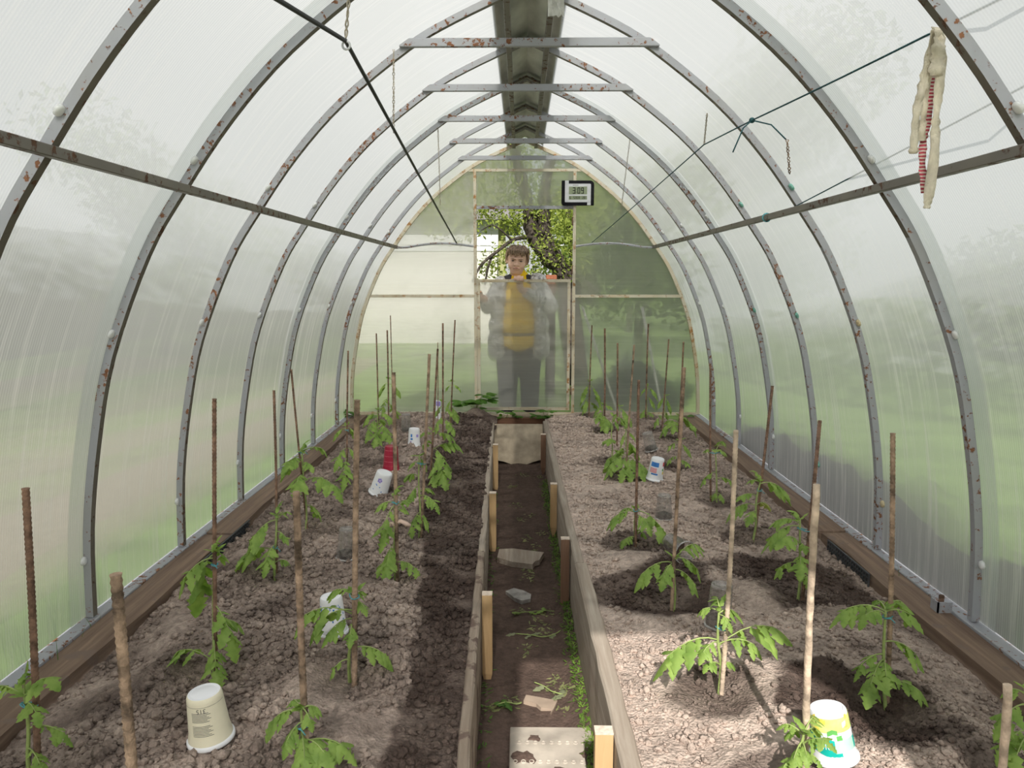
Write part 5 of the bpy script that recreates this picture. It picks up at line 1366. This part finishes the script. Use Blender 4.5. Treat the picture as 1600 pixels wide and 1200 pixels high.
weed(1300, 1000, 1, .03, 'tiny broadleaf sprout on the soil edge, teal-cup bed', 34, y=2.0) if False else None

# ------------------------------------------------------------------ outside: earth bank, paths, trees, house
def bank(X, Y):
    t = np.clip((X - 1.56) / 0.9, 0, 1); hgt = 0.06 + 0.38 * fbm(X * 3, Y * 3.1, 4)
    return -0.12 + hgt * np.sin(np.clip(t * 1.15 + .12, 0, 1) * pi) * np.clip((Y - 1.9) / .9, 0, 1) * np.clip((5.9 - Y) / .5, 0, 1)
bk = grid_mesh('earth_bank', lambda y: (1.56, 2.46), 24, np.linspace(1.9, 5.9, 60), bank, lambda X, Y: np.full_like(X, .5), M['bank'])
tag(bk, 'dark earth bank outside along the foot of the green wall', 'earth')
M['gravel'] = simple('tan_gravel', (0.27, 0.225, 0.17), rough=.95, var=.15, scale=20, bump=.4)
for (xa, xb, lab) in ((-3.9, -2.2, 'tan gravel path outside the streaked wall'), (-6.4, -5.0, 'wide tan gravel strip farther out beyond the streaked wall')):
    n_ = 20; vs = []; rg = random.Random(int(xa * 10))
    for k in range(n_ + 1):
        y = -4 + 16 * k / n_; vs += [(xa + rg.uniform(-.08, .08), y, -.085), (xb + rg.uniform(-.08, .08), y, -.085), (xb + .05, y, -.12), (xa - .05, y, -.12)]
    fs = [(k * 4 + q, k * 4 + (q + 1) % 4, (k + 1) * 4 + (q + 1) % 4, (k + 1) * 4 + q) for k in range(n_) for q in range(4)]
    tag(MB().add(vs, fs).build('gravel_strip', M['gravel']), lab, 'path')

M['bark'] = simple('apple_bark', (0.055, 0.045, 0.037), rough=.95, var=.35, scale=30, bump=.8, bscale=50)
M['fol'] = leafy('apple_foliage', (0.15, 0.21, 0.035), (0.36, 0.42, 0.09), trans=.3, scale=9)
M['fol2'] = leafy('dense_foliage', (0.07, 0.13, 0.03), (0.20, 0.27, 0.06), trans=.25, scale=7)
def foliage(blobs, n, size, seed):
    rg = np.random.default_rng(seed); B = np.array(blobs); wgt = B[:, 3] ** 2; wgt = wgt / wgt.sum()
    idx = rg.choice(len(B), n, p=wgt); d = rg.normal(size=(n, 3)); d /= np.linalg.norm(d, axis=1)[:, None]
    r = B[idx, 3] * rg.random(n) ** .45; P = B[idx, :3] + d * r[:, None] * np.array([1, 1, .8])
    a = rg.normal(size=(n, 3)); a /= np.linalg.norm(a, axis=1)[:, None]; b = np.cross(a, rg.normal(size=(n, 3))); b /= np.linalg.norm(b, axis=1)[:, None]
    s = size * (0.6 + .8 * rg.random(n))[:, None]; nn = np.cross(a, b)
    V = np.stack([P - a * s, P + b * s * .42 + nn * s * .15, P + a * s, P - b * s * .42 + nn * s * .15], 1).reshape(-1, 3)
    mb = MB(); mb.v = [tuple(p) for p in V]; mb.f = [f for k in range(n) for f in ((4 * k, 4 * k + 1, 4 * k + 2), (4 * k, 4 * k + 2, 4 * k + 3))]; mb.smooth = [False] * (2 * n)
    return mb
def tree(name, base, limbs, blobs, n, size, mat, label, seed, cat='tree'):
    e = tag(empty(name, base), label, cat, 'trees and shrubs outside')
    for k, (pts, r0, r1) in enumerate(limbs):
        P = catmull(pts, 5); m_ = len(P); rg = random.Random(seed + k)
        put(MB().tube(P, [(r0 + (r1 - r0) * q / m_) * rg.uniform(.88, 1.12) for q in range(m_)], 8), 'trunk' if k == 0 else 'branch', M['bark'], e)
    o = put(foliage(blobs, n, size, seed), 'foliage', mat, e); o['kind'] = 'stuff'
    return e
Y1 = 9.0
def ap(px, py, y=Y1): return on_y(px, py, y)
root = ap(905, 470); root.z = -.1
fork = ap(836, 372)
rgb_ = random.Random(8); bl_ = []
for (px, py, r) in ((796, 342, .2), (812, 345, .28), (800, 385, .25), (870, 340, .32), (880, 380, .34), (890, 410, .3), (855, 400, .25), (830, 330, .25), (760, 425, .22), (775, 405, .2), (885, 350, .25), (842, 425, .25), (815, 410, .3), (865, 360, .2)):
    p_ = ap(px, py, Y1 + rgb_.uniform(-.5, 1.2)); bl_.append((p_.x, p_.y, p_.z, r))
for k in range(22):
    p_ = ap(rgb_.uniform(600, 1050), rgb_.uniform(150, 330), Y1 + rgb_.uniform(-.6, 1.6)); bl_.append((p_.x, p_.y, p_.z, rgb_.uniform(.35, .6)))
tree('apple_tree', root, [
    ([root, ap(880, 432), ap(858, 402), fork, ap(829, 350), ap(825, 318), ap(815, 280), ap(800, 220)], .13, .05),
    ([ap(930, 465), ap(885, 428), ap(866, 400), ap(852, 372), ap(850, 345), ap(849, 315), ap(858, 260), ap(880, 200)], .11, .05),
    ([fork, ap(818, 371, Y1 - .2), ap(800, 376, Y1 - .4), ap(778, 392, Y1 - .5), ap(752, 414, Y1 - .6), ap(738, 440, Y1 - .7)], .030, .010),
    ([ap(800, 376, Y1 - .4), ap(790, 366, Y1 - .5), ap(770, 352, Y1 - .6), ap(752, 360, Y1 - .6)], .014, .005),
    ([ap(770, 397, Y1 - .5), ap(762, 420, Y1 - .55), ap(758, 445, Y1 - .5)], .016, .008),
    ([ap(829, 355), ap(842, 340, Y1 + .1), ap(852, 322, Y1 + .2), ap(870, 300, Y1 + .3)], .035, .015),
    ([ap(897, 440, Y1 + .3), ap(893, 380, Y1 + .3), ap(888, 330, Y1 + .4), ap(893, 260, Y1 + .4)], .04, .03)],
    bl_, 17000, .027, M['fol'], 'old forked apple tree with fresh leaves behind the woman', 5)
def blobtree(name, x, y, h, r, n, mat, label, seed, tr=.09):
    rg = random.Random(seed); bl = []
    for k in range(14):
        a = rg.uniform(0, 6.28); q = r * rg.uniform(.1, .8); bl.append((x + q * cos(a), y + q * sin(a), -.1 + h * rg.uniform(.25, .9), r * rg.uniform(.35, .6)))
    limbs = [([(x, y, -.12), (x + .05, y, h * .3), (x - .05, y + .05, h * .6), (x, y, h * .85)], tr, tr * .3)]
    for k in range(3):
        a = rg.uniform(0, 6.28); limbs.append(([(x, y, h * .35), (x + r * .3 * cos(a), y + r * .3 * sin(a), h * .5), (x + r * .7 * cos(a), y + r * .7 * sin(a), h * .75)], tr * .5, tr * .15))
    return tree(name, (x, y, -.1), limbs, bl, n, .075, mat, label, seed)
blobtree('leafy_tree', 1.9, 12.6, 4.2, 1.75, 10000, M['fol2'], 'dense leafy tree behind the forked apple tree', 41)
blobtree('leafy_tree', 3.2, 10.5, 4.8, 1.8, 4500, M['fol2'], 'leafy tree seen through the gable beside the clock', 42)
blobtree('leafy_tree', 5.2, 16.8, 5.5, 2.2, 4500, M['fol2'], 'taller leafy tree far behind the green wall corner', 43)
blobtree('leafy_tree', 12.2, 9.0, 3.6, 2.2, 3500, M['fol2'], 'garden tree out beyond the green wall', 44)
blobtree('leafy_tree', -15.0, 5.0, 4.2, 2.2, 3000, M['fol2'], 'garden tree out beyond the streaked wall', 46)
blobtree('leafy_tree', -6.0, 12.6, 4.0, 1.7, 3000, M['fol2'], 'garden tree near the white house', 47)
blobtree('leafy_tree', 2.6, 18.5, 5.0, 2.0, 3500, M['fol2'], 'leafy tree standing far behind the dense leafy tree', 48)
p_ = on_y(985, 600, 7.3)
bl_ = [(p_.x + dx, 7.3 + dy, .05 + dz, r) for dx, dy, dz, r in ((-.15, 0, .05, .2), (.1, .05, .1, .22), (.3, 0, .0, .18), (0, .1, .2, .17), (-.3, .05, 0, .15), (.5, .1, 0, .15))]
M['shrub'] = leafy('dark_shrub', (0.03, 0.06, 0.02), (0.07, 0.12, 0.035))
tree('low_shrub', (p_.x, 7.3, -.1), [([(p_.x, 7.3, -.1), (p_.x + .02, 7.3, .05), (p_.x, 7.32, .2)], .015, .006)], bl_, 2600, .035, M['shrub'], 'low dark shrub just behind the gable of the teal-cup bed', 51, 'shrub')

# fence and hedges farther out, added to block low sky and dim the walls
M['fence'] = wood('grey_fence_board', (0.34, 0.32, 0.29), (0.20, 0.185, 0.165), scale=(30, 30, 1.5))
def fence(x, y0, y1, h, label):
    e = tag(empty('added_board_fence', (x, y0, -.1)), label, 'fence'); n_ = int((y1 - y0) / .17)
    b0 = MB().box((0, 0, 0), (.022, .155, h)).build('board', M['fence']); me = b0.data; bpy.data.objects.remove(b0)
    for k in range(n_):
        o = bpy.data.objects.new('board', me); COL.objects.link(o); o.parent = e; o.location = (0, k * .17, (k * 7 % 5) * .006)
    for z in (.4, h - .35): MB().box((.024, 0, z), (.06, n_ * .17, z + .07)).build('rail', M['fence'], e)
    return e
fence(-8.2, -6.0, 34.0, 2.1, 'added grey board fence blocking low sky out beyond the streaked wall')
M['hedge'] = leafy('hedge_leaf', (0.06, 0.10, 0.03), (0.15, 0.20, 0.06), trans=.2, scale=3)
def hedge(x0, x1, y0, y1, h, n_, label, seed):
    rg = random.Random(seed); bl = []
    k = 0; L = max(abs(x1 - x0), abs(y1 - y0)); m_ = int(L / .8)
    for q in range(m_):
        t = q / (m_ - 1)
        for zz in (.25, .6, .85): bl.append((x0 + (x1 - x0) * t + rg.uniform(-.2, .2), y0 + (y1 - y0) * t, -.1 + h * zz * rg.uniform(.9, 1.1), .6 + .2 * rg.random()))
    e = tag(empty('hedge', (x0, y0, -.1)), label, 'hedge', 'trees and shrubs outside')
    o = put(foliage(bl, n_, .11, seed), 'foliage', M['hedge'], e); o['kind'] = 'stuff'
    st_ = MB().tube([(x0, y0, -.1), (x0, y0, h * .7)], .03, 6); put(st_, 'stem', M['bark'], e)
hedge(8.0, 8.0, -5.0, 14.0, 1.9, 9000, 'added tall clipped hedge blocking low sky out beyond the lawn of the green wall', 61)
hedge(-11.5, -11.5, -6.0, 15.0, 4.2, 9000, 'added tall hedge blocking low sky behind the grey board fence', 62)

house = tag(empty('garden_house', (-3.5, 17, -.1)), 'white garden house with a grey roof behind the greenhouse', 'house')
M['hwhite'] = simple('white_siding', (0.66, 0.67, 0.69), rough=.7, var=.03)
M['hbeige'] = simple('beige_siding', (0.60, 0.585, 0.55), rough=.8, var=.06)
M['holive'] = simple('olive_cladding', (0.36, 0.36, 0.18), rough=.8, var=.08)
M['hroof'] = simple('grey_roofing', (0.22, 0.21, 0.21), rough=.8, var=.1, scale=8)
put(MB().box((-3.6, 15.05, 1.72), (-.48, 19.4, 2.34)), 'upper_wall', M['hwhite'], house)
put(MB().box((-3.6, 15.07, -.12), (-.50, 19.4, 1.72)), 'lower_wall', M['hbeige'], house)
put(MB().box((-.48, 15.2, .2), (-.34, 15.4, 2.30)), 'corner_board', M['holive'], house)
rf = MB(); vs = [(-4.0, 14.7, 2.30), (-.05, 14.7, 2.30), (-.05, 17.2, 3.7), (-4.0, 17.2, 3.7), (-.05, 19.8, 2.30), (-4.0, 19.8, 2.30)]
vs += [(x, y, z + .09) for x, y, z in vs]
rf.add(vs, [(3, 2, 1, 0), (6, 7, 8, 9), (2, 3, 5, 4), (9, 8, 10, 11), (0, 1, 7, 6), (4, 5, 11, 10), (1, 2, 8, 7), (2, 4, 10, 8), (0, 6, 9, 3), (3, 9, 11, 5)])
put(rf, 'roof', M['hroof'], house)
M['brick'] = simple('red_brick', (0.28, 0.10, 0.055), rough=.9, var=.12)
b_ = on_y(860, 433, 8.0)
bpile = tag(empty('brick_post', (b_.x, 8.0, -.1)), 'dark post topped with red bricks behind the woman', 'post')
put(MB().box((b_.x - .05, 7.96, -.12), (b_.x + .05, 8.06, b_.z - .075), bevel=.008), 'shaft', M['bark'], bpile)
for q in range(2): put(MB().box((b_.x - .07 + .02 * q, 7.93, b_.z - .075 + .05 * q), (b_.x + .05 + .015 * q, 8.05, b_.z - .028 + .05 * q), bevel=.006), 'brick', M['brick'], bpile)
tag(MB().tube([(-1.8, 10.4, 1.62), (0, 10.4, 1.60), (2, 10.4, 1.64)], .006, 5).build('clothes_line', M['white'], loc=(-1.8, 10.4, 1.62)), 'thin white line strung behind the apple tree', 'line')
# pale prop sticks leaning on the gable from outside
M['prop'] = simple('pale_stick', (0.62, 0.60, 0.56), rough=.8)
for (a, b, lab) in (((910, 480), (935, 555), 'pale stick leaning outside the gable beside the door'), ((1003, 480), (1026, 600), 'long pale stick leaning outside the gable, teal-cup side')):
    A_ = on_y(*a, YE + .12); B_ = on_y(*b, YE + .16); d_ = (B_ - A_).normalized(); G_ = B_ + d_ * ((B_.z + .1) / -d_.z)
    tag(MB().tube([A_, B_, G_], .012, 6).build('leaning_stick', M['prop'], loc=A_), lab, 'stick')

# ------------------------------------------------------------------ the woman behind the half door
def fuse(mb, name, mat, voxel, parent=None, smooth=4):
    o = mb.build(name + '_raw', mat)
    r = o.modifiers.new('r', 'REMESH'); r.mode = 'VOXEL'; r.voxel_size = voxel
    s_ = o.modifiers.new('s', 'SMOOTH'); s_.factor = .5; s_.iterations = smooth
    dg = bpy.context.evaluated_depsgraph_get(); me = bpy.data.meshes.new_from_object(o.evaluated_get(dg))
    bpy.data.objects.remove(o); me.name = name
    me.polygons.foreach_set('use_smooth', [True] * len(me.polygons))
    if not me.materials: me.materials.append(mat)
    q = bpy.data.objects.new(name, me); COL.objects.link(q)
    if parent: q.parent = parent
    return q
M['skin'] = simple('skin', (0.80, 0.52, 0.40), rough=.5, var=.05, scale=18)
M['hair'] = simple('brown_hair', (0.27, 0.185, 0.125), rough=.5, var=.35, scale=60, stretch=(1, 1, .3))
M['jacket'] = simple('grey_patterned_jacket', (0.60, 0.58, 0.57), rough=.9, var=.34, scale=42)
M['shirt'] = simple('yellow_shirt', (0.95, 0.60, 0.02), rough=.85, var=.05)
M['trous'] = simple('dark_trousers', (0.065, 0.065, 0.08), rough=.9, var=.1)
M['boot'] = simple('black_boots', (0.02, 0.02, 0.02), rough=.6)
M['collar'] = simple('dark_collar', (0.045, 0.04, 0.045), rough=.8, var=.2)
M['lip'] = simple('lips', (0.42, 0.17, 0.15), rough=.5, var=.05)
M['eyew'] = simple('eye_white', (0.55, 0.50, 0.47), rough=.3, var=.03)
M['eyed'] = simple('dark_iris', (0.03, 0.02, 0.015), rough=.2)
HY = 6.70
H = on_y(808, 407, HY); hx, hz = H.x, H.z
TL = Matrix.Rotation(radians(5), 3, 'Y') @ Matrix.Rotation(radians(8), 3, 'X') @ Matrix.Diagonal((1.12, 1.04, 1.0))     # head bowed and tilted a little
def hp_(x, y, z): return Vector((hx, HY, hz)) + TL @ Vector((x, y, z))
body = MB()
def E_(c, r): body.ell(hp_(*c), r, 20, 14, TL)
E_((0, .012, .030), (.078, .094, .092)); E_((0, -.020, -.020), (.070, .074, .092)); E_((0, -.034, -.066), (.055, .052, .052))
E_((0, -.052, -.094), (.026, .026, .020)); E_((-.038, -.052, -.036), (.030, .030, .034)); E_((.038, -.052, -.036), (.030, .030, .034))
E_((0, -.086, .024), (.052, .014, .012)); E_((0, -.100, -.026), (.0135, .016, .016)); E_((-.013, -.092, -.031), (.009, .010, .008)); E_((.013, -.092, -.031), (.009, .010, .008))
body.tube([hp_(0, -.084, .018), hp_(0, -.094, -.006), hp_(0, -.102, -.024)], [.008, .009, .011], 8)
E_((0, -.086, -.060), (.026, .012, .014))
for s_ in (-1, 1): E_((s_ * .079, .006, -.008), (.012, .018, .030))
E_((0, -.028, -.098), (.050, .047, .025))
body.tube([hp_(0, .01, -.05), (hx, HY + .03, hz - .14), (hx + .01, HY + .05, hz - .20)], [.058, .060, .075], 14)
SHZ = hz - .20; cx_ = hx + .015
def torso(mb, g, z0=.62):
    for (z, rx, ry, y) in ((SHZ + .02, .085, .07, .04), (SHZ - .03, .165, .10, .05), (SHZ - .12, .185, .125, .05), (SHZ - .25, .185, .14, .04), (SHZ - .37, .185, .15, .03), (SHZ - .50, .20, .155, .04), (z0, .19, .145, .05)):
        mb.ell((cx_, HY + y, z), (rx + g, ry + g, .10 + g), 18, 10)
torso(body, 0)
RS = Vector((cx_ + .175, HY + .04, SHZ - .02)); RE = Vector((cx_ + .285, HY - .02, SHZ - .20)); RW = on_y(813, 452, 6.49)
LS = Vector((cx_ - .175, HY + .04, SHZ - .05)); LE = Vector((cx_ - .27, HY - .08, SHZ - .20)); LW = Vector((-.345, 6.50, .985))
body.tube([RS, RE], [.058, .045], 12); body.ell(RE, (.046, .046, .046)); body.tube([RE, RW], [.044, .028], 12)
body.tube([LS, LE], [.058, .045], 12); body.ell(LE, (.046, .046, .046)); body.tube([LE, LW], [.044, .028], 12)
for s_ in (-1, 1):
    body.tube([(cx_ + s_ * .095, HY + .05, .62), (cx_ + s_ * .10, HY + .03, .30), (cx_ + s_ * .10, HY + .06, -.04)], [.098, .066, .044], 14)
    body.ell((cx_ + s_ * .105, HY - .01, -.06), (.045, .12, .038))
# hand gripping the top rail: back of the hand behind the rail, fingers folded over it
zr = DZ1 + 0.004
palm = Vector((RW.x - .010, YE + .052, zr - .004))
body.tube([RW, palm + Vector((0, .03, -.002)), palm + Vector((-.002, -.012, .012))], [.028, .032, .026], 12); body.ell(palm, (.043, .032, .016))
for k, (dx, L) in enumerate(((-.034, .88), (-.012, 1.0), (.010, 1.03), (.031, .90))):
    fx = palm.x + dx
    body.tube([(fx, YE + .045, zr + .008), (fx - .002, YE + .018, zr + .016), (fx - .003, YE - .010, zr + .0145), (fx - .003, YE - .026, zr + .002), (fx - .002, YE - .028, zr - .020 * L)], [.0105, .0102, .0096, .0090, .0074], 8)
body.tube([palm + Vector((-.038, .015, .0)), palm + Vector((-.062, .004, -.006)), palm + Vector((-.070, -.022, -.004))], [.012, .0105, .0085], 8)
# other hand on the door post
hp2 = LW + Vector((-.030, -.035, .012)); body.tube([LW, hp2], [.028, .026], 10); body.ell(hp2, (.026, .034, .036))
for k in range(4):
    z = hp2.z + .028 - .019 * k
    body.tube([(hp2.x, hp2.y - .02, z), (hp2.x - .020, hp2.y - .040, z), (hp2.x - .042, hp2.y - .036, z - .002), (hp2.x - .050, hp2.y - .016, z - .002)], [.010, .0096, .009, .007], 8)
body.tube([hp2 + Vector((.012, -.01, .03)), hp2 + Vector((.006, -.045, .045)), hp2 + Vector((-.012, -.062, .040))], [.011, .010, .008], 8)
person = fuse(body, 'person', M['skin'], .0052, smooth=3)
tag(person, 'woman in a grey jacket and yellow shirt, leaning on the half door with one hand', 'person')
def child(mb, name, mat): return mb.build(name, mat, person)
# hair: cap of overlapping locks
hair = MB(); rg = random.Random(12)
hair.ell(hp_(0, .026, .044), (.084, .096, .086), 22, 14, TL); hair.ell(hp_(0, .050, -.010), (.078, .065, .080), 18, 12, TL)
for k in range(70):
    a = rg.uniform(-pi * .98, -pi * .02) if k < 34 else rg.uniform(0, 2 * pi)
    fr_ = sin(a) < -.35
    r0 = .045; s0 = hp_(r0 * cos(a) * .8 + rg.uniform(-.015, .015), .015 + r0 * sin(a), .122 + rg.uniform(-.006, .006))
    m0 = hp_(.074 * cos(a) + .004, .012 + .088 * sin(a), .090)
    low = .058 + rg.uniform(-.028, .022) + .012 * abs(cos(a) - .1) if fr_ else (-.012 + .0 + rg.uniform(-.02, .02) if abs(cos(a)) > .8 else -.04 + rg.uniform(-.02, .02))
    m1 = hp_(.088 * cos(a), .010 + (.100 if fr_ else .104) * sin(a), (low + .09) / 2 + .012)
    m2 = hp_(.084 * cos(a) + rg.uniform(-.012, .012), .008 + (.103 if fr_ else .098) * sin(a), low)
    hair.tube(catmull([s0, m0, m1, m2], 4), [.009, .010, .0105, .011, .011, .011, .0105, .010, .009, .008, .006, .004, .002], 6)
child(hair, 'hair', M['hair'])
for s_ in (-1, 1):
    ey = MB().ell(hp_(s_ * .031, -.083, .004), (.0125, .007, .0052), 12, 8, TL); eo = child(ey, 'eye', M['eyew'])
    MB().ell(hp_(s_ * .031, -.0895, .0035), (.0052, .0025, .0046), 10, 6, TL).build('iris', M['eyed'], eo)
    ld = MB().tube([hp_(s_ * .016, -.087, .004), hp_(s_ * .030, -.0915, .0098), hp_(s_ * .046, -.082, .005)], [.0022, .003, .0022], 6); child(ld, 'eyelid', M['hair'])
    brw = MB().tube([hp_(s_ * .012, -.097, .018), hp_(s_ * .030, -.0985, .0245), hp_(s_ * .050, -.085, .019)], [.0032, .0038, .0022], 6); child(brw, 'eyebrow', M['hair'])
lp_ = MB().tube([hp_(-.026, -.087, -.062), hp_(-.011, -.0985, -.0560), hp_(0, -.099, -.0555), hp_(.011, -.0985, -.0560), hp_(.026, -.087, -.062)], [.0015, .0032, .0035, .0032, .0015], 6)
child(lp_, 'lips', M['lip'])
# clothes
sh = MB(); torso(sh, .012, .66); sh.ell((cx_ - .03, HY - .02, SHZ - .02), (.075, .075, .06))
so2 = fuse(sh, 'shirt', M['shirt'], .010, person)
jk = MB()
for s_ in (-1, 1):
    # each front half hangs open, the back closes round
    for (z, rx, ry) in ((SHZ - .03, .075, .095), (SHZ - .12, .080, .125), (SHZ - .25, .080, .140), (SHZ - .37, .085, .150), (SHZ - .50, .090, .155), (SHZ - .58, .090, .155)):
        jk.ell((cx_ + s_ * (.155 + .035 * min(1, (SHZ - z) / .4)), HY + .045, z), (rx, ry + .028, .10), 16, 10)
for (z, ry) in ((SHZ - .02, .06), (SHZ - .12, .08), (SHZ - .25, .09), (SHZ - .37, .10), (SHZ - .52, .10)): jk.ell((cx_, HY + .12, z), (.19, ry, .10), 18, 10)
jk.ell((cx_ + .165, HY + .04, SHZ + .025), (.085, .085, .07)); jk.ell((cx_ - .155, HY + .04, SHZ - .01), (.085, .085, .065))
jk.ell((cx_, HY + .09, SHZ + .03), (.14, .06, .055))
for a, b, c in ((RS, RE, RW), (LS, LE, LW)):
    jk.tube([a, b], [.080, .066], 14); jk.ell(b, (.067, .067, .067)); jk.tube([b, b.lerp(c, .86)], [.066, .047], 14)
fuse(jk, 'jacket', M['jacket'], .010, person)
for s_ in (-1, 1):
    cl_ = MB(); a = Vector((cx_ + s_ * .075, HY + .035, SHZ + .085)); 
    vs = [a, a + Vector((s_ * .055, -.02, -.02)), a + Vector((s_ * .030, -.085, -.085)), a + Vector((-s_ * .004, -.080, -.075)), a + Vector((-s_ * .012, -.04, -.01))]
    vs += [v + Vector((0, .008, -.006)) for v in vs]; fs = [(0, 1, 2, 3, 4), (9, 8, 7, 6, 5)] + [(k, k + 5, (k + 1) % 5 + 5, (k + 1) % 5) for k in range(5)]
    cl_.add(vs, fs); child(cl_, 'collar', M['collar'])
tr_ = MB()
for s_ in (-1, 1): tr_.tube([(cx_ + s_ * .095, HY + .05, .66), (cx_ + s_ * .10, HY + .03, .30), (cx_ + s_ * .10, HY + .06, -.03)], [.125, .092, .078], 16)
tr_.ell((cx_, HY + .05, .64), (.205, .165, .13), 18, 10)
fuse(tr_, 'trousers', M['trous'], .012, person)
for s_ in (-1, 1): child(MB().ell((cx_ + s_ * .105, HY - .015, -.055), (.055, .135, .045)), 'boot', M['boot'])
